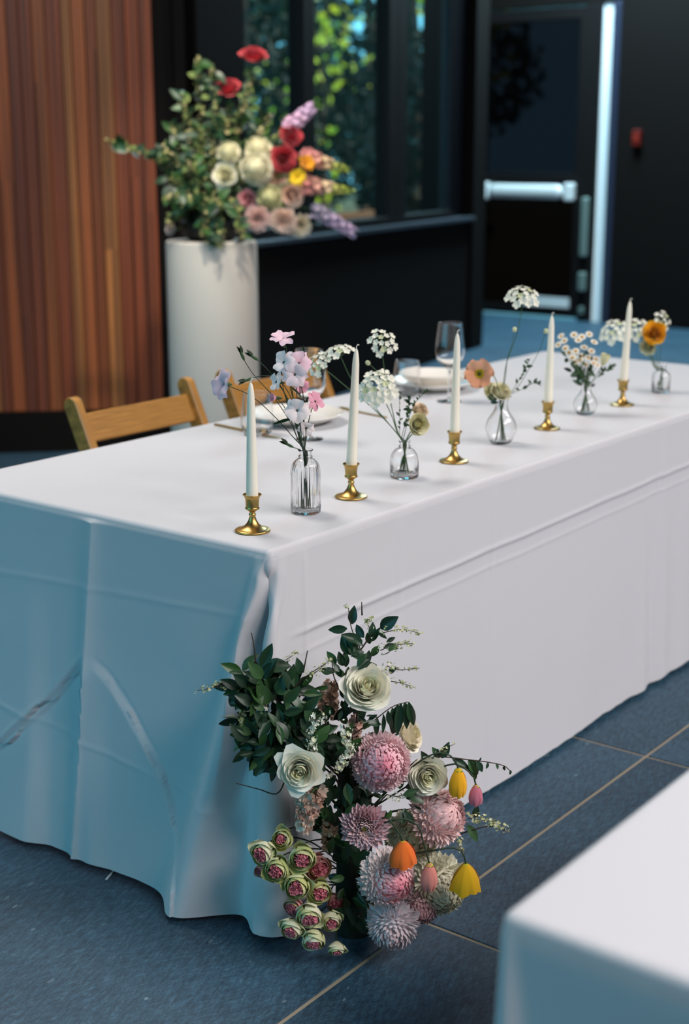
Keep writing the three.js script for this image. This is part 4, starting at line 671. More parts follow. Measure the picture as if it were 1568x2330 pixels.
// ------------------------------------------------------------------ bud vases on the table
function turned(outer, wall, seg, ribs = 0, amp = 0, y0 = 0, y1 = 1) {      // a glass vessel: outer profile from the foot up, then back down inside
  const top = outer[outer.length - 1], inn = [];
  for (let i = outer.length - 2; i >= 1; i--) { const [r, y] = outer[i]; if (y > 0.006) inn.push([Math.max(0.0005, r - wall), y]); }
  const prof = [[0, 0], ...outer, [top[0] - wall * 0.5, top[1] + 0.0006], [top[0] - wall, top[1]], ...inn, [inn[inn.length - 1][0] * 0.85, 0.005], [0, 0.0048]];
  const g = lathe(prof, seg); if (!ribs) return g;
  const p = g.attributes.position, nOut = outer.length + 1;
  for (let s = 0; s <= seg; s++) for (let j = 1; j < nOut; j++) { const i = s * prof.length + j, y = p.getY(i), w = smooth(y0, y0 + 0.006, y) * (1 - smooth(y1 - 0.006, y1, y)), k = 1 + amp * w * Math.cos(s / seg * Math.PI * 2 * ribs); p.setX(i, p.getX(i) * k); p.setZ(i, p.getZ(i) * k); }
  g.computeVertexNormals(); return g;
}
function arc(pts, n = 5) { const c = new THREE.SplineCurve(pts.map(([a, b]) => new THREE.Vector2(a, b))); return c.getPoints(pts.length * n).map((q) => [Math.max(0.0006, q.x), q.y]); }
const vases = [];
function vase(px, py, label, name, geo, neckY, waterProf) {
  const p = onTable(px, py), t = thing(name, label, 'vase', [p.x, TH0 + 0.0006, p.z]); mesh('glass', geo, vaseMat, t);
  if (waterProf) mesh('water', lathe(waterProf, 40), waterMat, t);
  const v = { x: p.x, z: p.z, y: TH0, neck: neckY }; vases.push(v); return v;
}
const bottleOuter = [[0.027, 0], [0.0292, 0.0015], [0.0297, 0.006], [0.0292, 0.018], [0.0292, 0.05], [0.0292, 0.078], ...arc([[0.0292, 0.082], [0.0272, 0.094], [0.0215, 0.103], [0.0145, 0.1085]], 3).slice(1), [0.0122, 0.1105], [0.0142, 0.1118], [0.0142, 0.1132], [0.012, 0.1145], [0.0118, 0.122], [0.015, 0.1245], [0.0152, 0.126]];
const v1 = vase(696, 1166, 'tall ribbed clear glass bottle vase with pink corncockles', 'bottle_vase', turned(bottleOuter, 0.0018, 168, 28, 0.028, 0.014, 0.103), 0.126);
const domeOuter = [[0.028, 0], [0.0305, 0.0012], [0.0312, 0.006], [0.0312, 0.03], ...arc([[0.0312, 0.034], [0.0285, 0.05], [0.021, 0.0605], [0.0135, 0.065]], 3).slice(1), [0.0112, 0.067], [0.0132, 0.0685], [0.0132, 0.07], [0.0108, 0.0715], [0.0108, 0.0765], [0.0128, 0.0785], [0.013, 0.08]];
const v2 = vase(920, 1086, 'small domed clear glass bottle vase with white lace flowers', 'dome_vase', turned(domeOuter, 0.0018, 120, 12, 0.012, 0.01, 0.062), 0.08);
const bulbOuter = (s) => arc([[0.02 * s, 0], [0.03 * s, 0.008 * s], [0.04 * s, 0.034 * s], [0.036 * s, 0.058 * s], [0.023 * s, 0.08 * s], [0.0165 * s, 0.096 * s], [0.0175 * s, 0.112 * s], [0.025 * s, 0.124 * s]], 3);
const v3 = vase(1139, 1009, 'round bulb vase of bubbled clear glass with a peach poppy', 'bulb_vase', turned(bulbOuter(0.94), 0.0022, 96, 9, 0.01, 0.008, 0.09), 0.116);
const v4 = vase(1331, 943, 'small round glass vase packed with chamomile daisies', 'bulb_vase', turned(bulbOuter(0.82).map(([a, b]) => [a, b * 0.84]), 0.002, 80), 0.0855);
const v5 = vase(1503, 893, 'small glass bottle vase with a yellow ranunculus', 'bottle_vase', turned([[0.024, 0], [0.026, 0.0015], [0.0265, 0.006], [0.0265, 0.045], [0.024, 0.056], [0.015, 0.064], [0.0125, 0.067], [0.0125, 0.078], [0.0148, 0.081]], 0.0018, 96, 18, 0.02, 0.01, 0.055), 0.081);

const vAt = (v, px, py, near = 0) => upright(px, py, v.x, v.z, near);
let stemSeed = 0;
// a stem thing: runs from inside the vase through its neck to the photographed points; returns {t, tip, dir}
function vaseStem(v, name, label, category, pts, near = 0, r = 0.0011, group, mat = stemMat) {
  const k = stemSeed++, a = k * G, nr = 0.0042, t = thing(name, label, category, [v.x, v.y, v.z], group);
  const P = pts.map(([x, y, dn = 0]) => local(t, vAt(v, x, y, near + dn)));
  const foot = V3(-Math.cos(a) * 0.012, 0.0075, -Math.sin(a) * 0.012), neck = V3(Math.cos(a) * nr, v.neck - 0.006, Math.sin(a) * nr);
  const all = [foot, foot.clone().lerp(neck, 0.5), neck, ...P]; stemTo(t, all, r, mat, r * 0.75);
  const tip = P[P.length - 1], prev = P.length > 1 ? P[P.length - 2] : neck;
  return { t, tip, dir: tip.clone().sub(prev).normalize() };
}
const headOn = (s, dir, back = 0, spin = 0) => { const h = new THREE.Group(); h.name = 'flower_head'; s.t.add(h); h.position.copy(s.tip).addScaledVector(dir, -back); aim(h, dir, spin); return h; };
// corncockles
const cockleMats = [petalMat(0xf0cfda), petalMat(0xf2dee2), petalMat(0xf8ecea), petalMat(0xe6a6b8)];
const cocklePetal = [0, 1, 2].map((k) => grid(6, 6, (u, v, i, j) => { const s = j / 6 * 2 - 1, w = lerp(0.12, 0.56, Math.pow(Math.sin(u * Math.PI / 2), 1.3)) * (u > 0.8 ? 1 - 0.25 * (u - 0.8) / 0.2 : 1), notch = 0.1 * (1 - Math.abs(s)) * smooth(0.75, 1, u), a = 0.5 + (0.55 + 0.25 * k) * u; return [w * s, (u - notch) * Math.cos(a) + 0.04 * Math.sin(s * 4 + k) * u, (u - notch) * Math.sin(a) + 0.06 * Math.cos(s * 3 + k) * u]; }));
const calyxGeo = lathe([[0, 0], [0.0012, 0.0], [0.0026, 0.004], [0.0034, 0.009], [0.003, 0.014], [0.0026, 0.018], [0.0018, 0.019]], 10);
function cockle(pts, size, right, up, out, m, label, near = 0) {
  const s = vaseStem(v1, 'corncockle', label, 'corncockle', pts, near, 0.0011, 'corncockles in the ribbed bottle', stemDark), d = facing(right, up, out), h = headOn(s, d, 0.004, pts[0][0]);
  mesh('calyx', calyxGeo, stemMat, h).position.y = -0.015;
  for (let k = 0; k < 5; k++) { const p = mesh('petal', cocklePetal[(k + m) % 3], cockleMats[m], h); p.rotation.y = k * Math.PI * 2 / 5; p.scale.setScalar(size * 1.2); }
  for (let k = 0; k < 3; k++) leaf(s.t, V3(Math.cos(k * 2) * 0.002, 0.002, 0), V3(Math.cos(k * 2) * 0.003, 0.003, 0.001), V3(0, 0, 1), stemDark, 0, 'sepal').position.copy(s.tip).addScaledVector(d, -0.014);
}
const NK = [688, 1020];
cockle([[672, 1000], [627, 950], [570, 900], [524, 880], [510, 874]], 0.026, -0.75, 0.15, 0.65, 0, 'lilac pink corncockle leaning out beyond the first candle');
cockle([NK, [670, 920], [656, 830], [651, 790], [645, 770]], 0.022, -0.1, 1, 0.25, 0, 'pink corncockle opening upwards at the top of the bunch');
cockle([NK, [672, 930], [655, 860], [645, 824]], 0.02, -0.5, 0.3, 0.6, 2, 'pale corncockle just under the topmost pink one', 0.012);
cockle([[690, 1020], [684, 940], [682, 870], [680, 826]], 0.021, 0.25, 0.3, 0.9, 0, 'lilac corncockle facing out beside the wine glass', 0.01);
cockle([[690, 1020], [680, 950], [675, 890], [671, 852]], 0.021, 0.05, 0.1, 1, 1, 'pale lilac corncockle facing out in the middle of the bunch', 0.03);
cockle([NK, [668, 950], [645, 890], [628, 869]], 0.016, -0.8, 0.2, 0.5, 2, 'whitish corncockle turned sideways beside the candle tip', 0.008);
cockle([[692, 1018], [692, 950], [690, 900], [686, 880]], 0.014, 0.4, -0.3, 0.7, 3, 'rose pink corncockle hidden among the stems', -0.015);
cockle([[694, 1018], [702, 960], [712, 925], [718, 913]], 0.018, 0.6, 0.5, 0.4, 3, 'rose pink corncockle spreading towards the second candle', 0.005);
cockle([[688, 1020], [684, 970], [680, 945], [676, 934]], 0.021, -0.2, 0.25, 1, 2, 'white tinged corncockle low in front of the stems', 0.034);
cockle([[692, 1018], [696, 990], [697, 975]], 0.014, 0.2, -0.3, 1, 2, 'smallest pale corncockle just above the bottle neck', 0.028);
{
  const s = vaseStem(v1, 'corncockle', 'half open pink corncockle bud shaped like a cup', 'corncockle', [[680, 1005], [655, 940], [636, 912], [624, 905]], 0.012, 0.0011, 'corncockles in the ribbed bottle', stemDark), h = headOn(s, facing(-0.8, 0.15, 0.5), 0.004);
  mesh('calyx', calyxGeo, stemMat, h).position.y = -0.014; for (let k = 0; k < 5; k++) { const p = mesh('petal', rosePetal(1, 1.5, 0.8, 0.15, 0, 0.1, 900 + k), cockleMats[3], h); p.scale.setScalar(0.0068); p.rotation.y = k * 1.2566; }
  const bud = (label, pts, tx, ty) => { const q = vaseStem(v1, 'corncockle_bud', label, 'bud', pts, 0, 0.001, 'corncockle buds', stemDark), d = local(q.t, vAt(v1, tx, ty)).sub(q.tip).normalize(), g = headOn(q, d, 0); g.name = 'bud_head'; const b = mesh('bud', lathe([[0, 0], [0.0014, 0], [0.003, 0.006], [0.0028, 0.012], [0.0014, 0.02], [0, 0.022]], 10), stemMat, g); for (let k = 0; k < 4; k++) leaf(g, V3(0, 0.012, 0), V3(Math.cos(k * 1.57) * 0.005, 0.03, Math.sin(k * 1.57) * 0.005), V3(0, 0, 1), stemDark, 2, 'sepal'); };
  bud('outermost slim green corncockle bud', [NK, [660, 960], [620, 900], [575, 850], [556, 820]], 546, 798);
  bud('slim green corncockle bud beside the outer one', [NK, [670, 950], [640, 880], [610, 842], [588, 820]], 566, 806);
  bud('green corncockle bud drooping above the first candle', [NK, [660, 900], [625, 857], [597, 855], [575, 860]], 545, 872);
  bud('green corncockle bud leaning low over the cloth', [[684, 1024], [668, 1018]], 640, 1004);
  const l = vaseStem(v1, 'corncockle', 'bare corncockle stem with narrow leaves at mid height', 'stem', [NK, [668, 950], [650, 905], [640, 860]], -0.006, 0.001, 'corncockles in the ribbed bottle', stemDark);
  for (const [a, b, c, d] of [[668, 952, 620, 967], [662, 940, 648, 895], [676, 970, 660, 920], [690, 960, 700, 900], [690, 830, 690, 784], [684, 900, 660, 880]]) leaf(l.t, local(l.t, vAt(v1, a, b)), local(l.t, vAt(v1, c, d)), UPF, leafMats[0], 2).scale.x *= 0.35;
}
// lace-flower umbels: small florets in the middle, larger petals round the rim
const laceMat = petalMat(0xefeedd), laceIn = petalMat(0xd2d6ac);
const laceFloret = (() => { const a = []; for (let k = 0; k < 5; k++) a.push(petal({ L: 1, W: 0.33, curl: 0.5, cup: 0.15, nu: 3, nv: 2, tip: 'broad', base: 0.3, start: 0.9 }).rotateY(k * Math.PI * 2 / 5)); return mergeGeometries(a); })();
function umbel(v, label, pts, R, dir, near = 0, n = 16, group = 'white lace flowers', dome = 0.35) {
  const s = vaseStem(v, 'lace_flower', label, 'lace flower', pts, near, 0.0012, group), h = headOn(s, dir, R * 0.35, n);
  for (let k = 0; k < n; k++) { const q = Math.sqrt((k + 0.5) / n), a = k * G, p = V3(Math.cos(a) * q * R, R * dome * (1 - q * q) + R * 0.3, Math.sin(a) * q * R); const m = mesh('floret', laceFloret, k % 4 === 1 && q < 0.7 ? laceIn : laceMat, h); m.position.copy(p); aim(m, V3(p.x * 0.9, R * 0.8, p.z * 0.9), a); m.scale.setScalar(R * lerp(0.22, 0.38, q)); }
  const rays = []; for (let k = 0; k < n; k += 2) { const q = Math.sqrt((k + 0.5) / n), a = k * G; rays.push(tube([V3(0, 0, 0), V3(Math.cos(a) * q * R * 0.6, R * 0.2, Math.sin(a) * q * R * 0.6), V3(Math.cos(a) * q * R, R * dome * (1 - q * q) + R * 0.3, Math.sin(a) * q * R)], 0.0005, 4, 4)); } mesh('rays', mergeGeometries(rays), stemMat, h);
}
umbel(v2, 'white lace flower on a long stem leaning over the second candle', [[907, 990], [860, 935], [800, 863], [777, 815], [770, 802]], 0.03, facing(-0.25, 0.95, 0.15));
umbel(v2, 'greenish lace flower behind the corncockles', [[905, 988], [850, 930], [800, 890], [745, 845], [722, 830]], 0.027, facing(-0.6, 0.5, 0.6), 0.0);
umbel(v2, 'white lace flower highest in the domed bottle', [[908, 990], [890, 920], [876, 850], [870, 800], [869, 780]], 0.028, facing(0.1, 0.5, 0.85));
umbel(v2, 'broad white lace flower in front of the farther plate', [[905, 985], [893, 950], [872, 905], [860, 885]], 0.037, facing(-0.1, 0.45, 0.9), 0.01, 24);
umbel(v3, 'tall white lace flower rising above the bulb vase', [[1141, 905], [1147, 862], [1154, 822], [1177, 757], [1189, 690], [1190, 676]], 0.034, facing(0.0, 0.75, 0.6), 0, 18);
umbel(v5, 'broad white lace flower spreading before the last candle', [[1495, 842], [1470, 800], [1430, 770], [1400, 755]], 0.038, facing(-0.35, 0.6, 0.7), 0.01, 18);
umbel(v5, 'white lace flower between the last candle and the ranunculus', [[1497, 840], [1480, 800], [1455, 762], [1448, 750]], 0.033, facing(-0.1, 0.5, 0.8), -0.01, 16);
umbel(v5, 'small white lace flower above the yellow ranunculus', [[1500, 840], [1503, 790], [1505, 730]], 0.026, facing(0.2, 0.4, 0.9), -0.01, 12);
function bud(v, label, pts, L, near = 0) { const s = vaseStem(v, 'lace_flower_bud', label, 'bud', pts, near, 0.0009, 'lace flower buds'), h = headOn(s, s.dir, 0); h.name = 'bud_head'; mesh('bud', lathe([[0, 0], [0.3, 0.1], [0.45, 0.5], [0.3, 0.9], [0, 1]], 10).scale(L, L, L), laceIn, h); }
bud(v2, 'tiny green bud above the broad lace flower', [[906, 985], [880, 880], [858, 845], [842, 830]], 0.012);
bud(v3, 'green lace flower bud leaning towards the fourth candle', [[1170, 890], [1209, 831], [1228, 796], [1240, 760]], 0.014);
bud(v3, 'small green bud beside the tall lace flower', [[1150, 862], [1155, 815], [1166, 780], [1170, 756]], 0.013);
function sprig(v, label, pts, leaves, L, near = 0) { const s = vaseStem(v, 'green_sprig', label, 'sprig', pts, near, 0.0008, 'green sprigs'), r = mulberry(pts[0][0]); const P = pts.map(([x, y]) => local(s.t, vAt(v, x, y, near))), c = P.length > 1 ? new THREE.CatmullRomCurve3(P) : null; for (let k = 0; k < leaves; k++) { const p = c ? c.getPoint(0.25 + 0.75 * k / leaves) : P[0], d = V3(r() - 0.5, r() * 0.8, r() - 0.5).normalize(); leaf(s.t, p, p.clone().addScaledVector(d, L * (0.6 + r() * 0.6)), UPF, leafMats[k % 4], k); } }
sprig(v2, 'upright green sprig with tiny leaves beside the pale lisianthus', [[915, 1000], [928, 945], [934, 905]], 16, 0.014);
sprig(v2, 'wiry green sprig reaching out above the lisianthus', [[918, 1000], [940, 925], [962, 898], [982, 886]], 9, 0.011);
sprig(v2, 'thin sprig curling up between the lace flower stems', [[912, 1000], [910, 950], [909, 900]], 8, 0.01);
sprig(v3, 'feathery sprig hanging out over the cloth from the bulb vase', [[1155, 900], [1190, 885], [1215, 872], [1232, 878]], 9, 0.014);
sprig(v3, 'feathery sprig between poppy and fourth candle', [[1160, 895], [1190, 850], [1207, 815]], 8, 0.014);
sprig(v3, 'drooping leaf sprig at the lip of the bulb vase', [[1125, 905], [1116, 918]], 5, 0.022);
sprig(v4, 'leafy sprig spreading from the chamomile', [[1345, 870], [1375, 845], [1400, 832]], 12, 0.016);
sprig(v4, 'bushy green sprig under the chamomile heads', [[1330, 880], [1318, 850], [1300, 820]], 16, 0.018);
// pale lisianthus, cream roses, ranunculus
function roundBloom(v, name, label, category, pts, R, dir, mats, variant, near = 0, gp = 0.1) { const s = vaseStem(v, name, label, category, pts, near, 0.0016), h = headOn(s, dir, R * 0.8); roseBloom(h, R, mats, variant, gp); for (let k = 0; k < 4; k++) leaf(h, V3(0, 0, 0), V3(Math.cos(k * 1.57) * R * 0.9, -R * 0.05 + R * 0.2, Math.sin(k * 1.57) * R * 0.9), V3(0, 1, 0), leafMats[0], 2, 'sepal'); }
const lisi = [petalMat(0xe3dda6), petalMat(0xe9e4bd), petalMat(0xe6e0b4)], creamR = [petalMat(0xe5e0b8), petalMat(0xece8cc), petalMat(0xe8e6c8)], blushR = [petalMat(0xe9d6b8), petalMat(0xefe0c8)];
roundBloom(v2, 'lisianthus', 'pale yellow lisianthus bending out of the domed bottle', 'lisianthus', [[924, 1005], [940, 985], [956, 966]], 0.024, facing(0.35, 0.1, 0.9), lisi, 4, 0.012);
roundBloom(v2, 'lisianthus', 'cream lisianthus behind the pale yellow one', 'lisianthus', [[922, 1005], [945, 960], [958, 930]], 0.019, facing(0.3, 0.6, 0.6), blushR, 5, -0.02);
roundBloom(v3, 'cream_rose', 'cream rose sitting in the neck of the bulb vase', 'rose', [[1140, 900], [1142, 886]], 0.026, facing(0.25, 0.7, 0.6), creamR, 6, 0.012);
roundBloom(v3, 'cream_rose', 'greenish cream rose tucked under the peach poppy', 'rose', [[1132, 902], [1116, 890]], 0.021, facing(-0.6, 0.1, 0.7), lisi, 7, 0.0);
const ranun = [petalMat(0xeaa812), petalMat(0xf5b80e), petalMat(0xf8c224)];
roundBloom(v5, 'ranunculus', 'bright yellow ranunculus in the small bottle', 'ranunculus', [[1498, 842], [1492, 790], [1488, 756]], 0.035, facing(-0.25, 0.35, 0.9), ranun, 8, 0.02);
roundBloom(v5, 'cream_rose', 'cream rose below the yellow ranunculus', 'rose', [[1496, 842], [1482, 810], [1472, 790]], 0.025, facing(-0.5, 0.0, 0.8), creamR, 9, 0.0);
{ // chamomile bud and daisies
  const s = vaseStem(v4, 'cream_tulip', 'closed cream bud among the chamomile', 'bud', [[1345, 870], [1365, 840], [1374, 822]], 0, 0.0012), h = headOn(s, facing(0.25, 1, 0.2), 0.012); for (let k = 0; k < 5; k++) { const p = mesh('petal', rosePetal(1, 2.6, 0.9, -0.1, 0.1, 0, 950 + k), lisi[k % 3], h); p.scale.setScalar(0.0125); p.rotation.y = k * G; }
  const ray = (() => { const a = []; for (let k = 0; k < 13; k++) a.push(petal({ L: 1, W: 0.2, curl: 0.35, cup: 0.1, nu: 2, nv: 2, base: 0.5, start: 1.25 }).rotateY(k * Math.PI * 2 / 13)); return mergeGeometries(a).translate(0, 0.05, 0); })(), disc = new THREE.SphereGeometry(0.42, 12, 6, 0, 6.3, 0, 1.7).scale(1, 0.85, 1), white = petalMat(0xefece0), gold = M(0xc08a1c, { roughness: 0.9 });
  [[760, 440], [850, 432], [905, 446], [955, 428], [782, 472], [880, 468], [920, 520], [990, 482], [790, 525], [815, 556], [862, 545], [950, 590], [1000, 602], [860, 622], [930, 640], [900, 580], [840, 590], [970, 545], [1010, 640], [740, 500], [890, 610], [985, 630]].forEach(([cx, cy], k) => {
    const px = 1030 + cx * 0.3253, py = 620 + cy * 0.3253, nr = ((k * 37) % 11 - 5) * 0.006, q = vaseStem(v4, 'chamomile', 'white chamomile daisy with a golden eye in the round vase', 'chamomile', [[lerp(1334, px, 0.35), lerp(880, py, 0.4)], [lerp(1334, px, 0.8), lerp(880, py, 0.75)], [px, py + 2, 0]], nr, 0.0007, 'chamomile daisies in the round vase');
    const hd = headOn(q, facing((px - 1330) / 90, 0.75, 0.45 + ((k * 13) % 7) * 0.06), 0.001, k); mesh('ray_petals', ray, white, hd).scale.setScalar(0.0125); mesh('disc', disc, gold, hd).scale.setScalar(0.0125);
    leaf(q.t, q.tip.clone().multiplyScalar(0.75), q.tip.clone().multiplyScalar(0.75).add(V3((k % 5 - 2) * 0.008, 0.012, (k % 3 - 1) * 0.01)), UPF, leafMats[k % 4], k);
    leaf(q.t, q.tip.clone().multiplyScalar(0.55), q.tip.clone().multiplyScalar(0.55).add(V3((k % 4 - 1.5) * 0.01, 0.01, (k % 5 - 2) * 0.008)), UPF, leafMats[(k + 1) % 4], k);
  });
}
{ // peach poppy
  const s = vaseStem(v3, 'iceland_poppy', 'open peach poppy with a yellow green eye in the bulb vase', 'poppy', [[1138, 900], [1132, 875], [1121, 852], [1104, 846], [1092, 850]], 0.02, 0.0013), d = facing(-0.3, 0.12, 0.95), h = headOn(s, d, 0.004);
  const mats = [petalMat(0xe6a27c), petalMat(0xe9b18e)];
  for (let k = 0; k < 6; k++) { const g = petal({ L: 0.037, W: 0.025, curl: 0.55, cup: 0.05, nu: 6, nv: 8, tip: 'broad', base: 0.25, start: k < 3 ? 0.75 : 0.95, ruffle: 0.13, seed: 60 + k }); const p = mesh('petal', g, mats[k % 2], h); p.rotation.y = k * Math.PI * 2 / 3 + (k > 2 ? 1.05 : 0); }
  const st = [], r = mulberry(77); for (let k = 0; k < 70; k++) { const a = k * G, q = 0.004 + 0.0075 * Math.sqrt(k / 70), hh = 0.007 + r() * 0.004; st.push(tube([V3(Math.cos(a) * 0.003, 0.002, Math.sin(a) * 0.003), V3(Math.cos(a) * q, hh, Math.sin(a) * q)], 0.0006, 2, 4)); st.push(new THREE.SphereGeometry(0.0012, 5, 4).translate(Math.cos(a) * q, hh, Math.sin(a) * q)); }
  mesh('stamens', mergeGeometries(st), M(0xd0b818, { roughness: 0.8 }), h); mesh('pistil', lathe([[0, 0], [0.0028, 0.001], [0.0042, 0.006], [0.0046, 0.009], [0.003, 0.0105], [0, 0.011]], 12), M(0x39481c, { roughness: 0.8 }), h);
}

// ------------------------------------------------------------------ the large arrangement on the plinth
const pAt = (px, py, near = 0) => upright(px, py, PED.x, PED.z, near), BOWL = V3(PED.x, PEDH, PED.z), ppm = (px) => px / CAM.f * 5.95;
{ const t = thing('flower_bowl', 'low dark bowl hidden under the large arrangement on the plinth', 'bowl', [BOWL.x, PEDH + 0.0005, BOWL.z]); mesh('vessel', lathe([[0, 0], [0.09, 0], [0.12, 0.03], [0.13, 0.075], [0.126, 0.078], [0.112, 0.032], [0, 0.012]], 40), M(0x15130f, { roughness: 0.6 }), t); mesh('foam', lathe([[0, 0.012], [0.1, 0.03], [0.1, 0.1], [0.07, 0.16], [0, 0.17]], 20), foamMat, t); }
{ // an added, unseen spotlight that brightens the large arrangement
  const t = thing('added_spotlight', 'small added unseen spotlight that brightens the flowers on the plinth', 'spotlight', [1.25, CEIL, -0.9]), aimAt = V3(PED.x + 0.05, 1.5, PED.z), from = V3(1.25, CEIL - 0.2, -0.9), d = aimAt.clone().sub(from).normalize(), hd = new THREE.Group(); hd.name = 'lamp_head'; t.add(hd); hd.position.set(0, -0.2, 0); aim(hd, d);
  mesh('mount', new THREE.CylinderGeometry(0.04, 0.04, 0.14, 20).translate(0, -0.07, 0), blackFrame, t); mesh('housing', lathe([[0.03, -0.09], [0.05, -0.08], [0.055, 0.05], [0.052, 0.05], [0.045, -0.02], [0, -0.03]], 28), blackFrame, hd); mesh('lamp_lens', new THREE.CylinderGeometry(0.045, 0.045, 0.006, 24).translate(0, 0.03, 0), new THREE.MeshStandardMaterial({ color: 0xffffff, emissive: 0xfff0dc, emissiveIntensity: 1 }), hd);
  const l = new THREE.SpotLight(new THREE.Color().setRGB(1, 0.9, 0.78), 44, 0, 0.26, 1, 2); l.position.copy(from).addScaledVector(d, 0.06); l.target.position.copy(aimAt); l.castShadow = true; l.shadow.radius = 5; scene.add(l, l.target);
}
const bowlPoint = () => V3(BOWL.x + (rnd() - 0.5) * 0.1, PEDH + 0.1 + rnd() * 0.04, BOWL.z + (rnd() - 0.5) * 0.1);
function tallBloom(name, label, category, px, py, near, dir, back = 0.03, group) { const p = pAt(px, py, near), t = thing(name, label, category, p, group), e = local(t, bowlPoint()); stemTo(t, [V3(0, 0, 0).addScaledVector(dir, -back * 0.3), V3(0, 0, 0).addScaledVector(dir, -back * 1.5), e.clone().multiplyScalar(0.55).add(V3(0, 0.02, 0)), e], 0.003); const h = new THREE.Group(); h.name = 'flower_head'; t.add(h); aim(h, dir, rnd() * 6); return h; }
{
  const red = [petalMat(0xb02f3c), petalMat(0xc23e4a), petalMat(0xc64a52)], rosy = [petalMat(0xe09aa0), petalMat(0xe8b0b4)], peach = [petalMat(0xf0ccb6), petalMat(0xf3d8c6)], wh = [petalMat(0xe6e2bd), petalMat(0xeceacf), petalMat(0xeceada)];
  const R = (label, px, py, near, dir, rpx, mats, v, gp = 0.2, name = 'garden_rose', cat = 'rose') => { const h = tallBloom(name, label, cat, px, py, near, dir); h.position.addScaledVector(dir, -ppm(rpx) * 0.6); roseBloom(h, ppm(rpx) * 0.92, mats, v, gp); };
  R('red bloom standing highest above the large arrangement', 577, 122, -0.05, facing(0.1, 0.9, 0.45), 32, red, 10, 0.3, 'red_peony', 'peony');
  R('red bloom against the black pillar, below the highest one', 518, 196, 0.02, facing(-0.1, 0.8, 0.6), 30, red, 11, 0.2, 'red_peony', 'peony');
  R('red bloom under the lilac spike', 664, 306, 0.05, facing(0.35, 0.3, 0.8), 28, red, 12, 0.1, 'red_peony', 'peony');
  R('oval red bloom beside the big white chrysanthemums', 646, 362, 0.1, facing(0.25, 0.05, 1), 31, red, 10, 0.1, 'red_peony', 'peony');
  R('white rose below the smallest white chrysanthemum ball', 511, 398, 0.14, facing(-0.15, 0.15, 1), 29, wh, 13);
  R('rosy pink rose beside the greenish white ball', 562, 454, 0.12, facing(-0.2, -0.1, 1), 23, rosy, 14);
  R('peach rose below the yellow poppies', 666, 445, 0.13, facing(0.2, -0.2, 1), 29, peach, 15);
  R('small peach rose between red bloom and white cluster', 632, 405, 0.08, facing(0.1, 0, 1), 24, peach, 16);
  R('tiny blush rose at the rim of the plinth', 386, 521, 0.1, facing(-0.6, 0.1, 0.7), 15, [petalMat(0xe6d6cf)], 17);
  const Mm = (label, px, py, near, dir, rpx, o) => { const h = tallBloom('chrysanthemum', label, 'chrysanthemum', px, py, near, dir, 0.04); mumBloom(h, ppm(rpx) * (o.open ? 1.16 : 1.02), { n: 220, rim: 24, wide: 0.11, ...o }); };
  Mm('smallest white chrysanthemum ball above the white rose', 519, 347, 0.12, facing(-0.1, 0.4, 0.9), 26, { inner: 0xe0dcb0, outer: 0xe9e6cb, seed: 31 });
  Mm('white chrysanthemum ball behind the biggest one', 588, 340, 0.08, facing(0, 0.5, 0.8), 30, { inner: 0xe4deb4, outer: 0xece8cd, seed: 32 });
  Mm('biggest white chrysanthemum ball in the large arrangement', 582, 383, 0.16, facing(0, 0.1, 1), 35, { inner: 0xe4dfba, outer: 0xece8d0, seed: 33 });
  Mm('greenish white oval chrysanthemum ball', 613, 449, 0.14, facing(0, 0.0, 1), 28, { inner: 0xd4d29a, outer: 0xdcdab0, seed: 34 });
  Mm('pink open chrysanthemum with a dark eye above the plinth edge', 586, 497, 0.16, facing(-0.05, -0.15, 1), 29, { n: 120, inner: 0xf0ccc4, outer: 0xf3d8d0, heart: 0x6e5a2c, open: 1, reach: 1.6, seed: 35 });
  Mm('blush open chrysanthemum beside the pink one', 645, 501, 0.16, facing(0.05, -0.2, 1), 30, { n: 120, inner: 0xf0d2c4, outer: 0xf5e0d2, heart: 0xa98c50, open: 1, reach: 1.6, seed: 36 });
  Mm('cream open chrysanthemum tucked behind the blush one', 683, 512, 0.1, facing(0.3, -0.2, 1), 25, { n: 110, inner: 0xeae0c4, outer: 0xf0e8d4, heart: 0x4c5a34, open: 1, reach: 1.6, seed: 37 });
  const yl = [petalMat(0xd9b81a), petalMat(0xe0bf2a)], or = [petalMat(0xcf8d12), petalMat(0xdd9c18)];
  const Pp = (label, px, py, mats, dir, near) => { const h = tallBloom('iceland_poppy', label, 'poppy', px, py, near, dir, 0.02); for (let k = 0; k < 5; k++) { const p = mesh('petal', petal({ L: ppm(23), W: ppm(15), curl: 0.6, cup: 0.3, nu: 5, nv: 5, tip: 'broad', base: 0.3, start: 0.4 + (k % 2) * 0.25, ruffle: 0.15, seed: 90 + k }), mats[k % 2], h); p.rotation.y = k * Math.PI * 2 / 5; } mesh('eye', new THREE.SphereGeometry(ppm(4), 8, 6), M(0x5c5a20), h); };
  Pp('bright yellow poppy in the middle of the large arrangement', 677, 408, yl, facing(0.0, 0.35, 0.9), 0.2); Pp('orange yellow poppy above the bright yellow one', 694, 377, or, facing(0.35, 0.4, 0.7), 0.16);
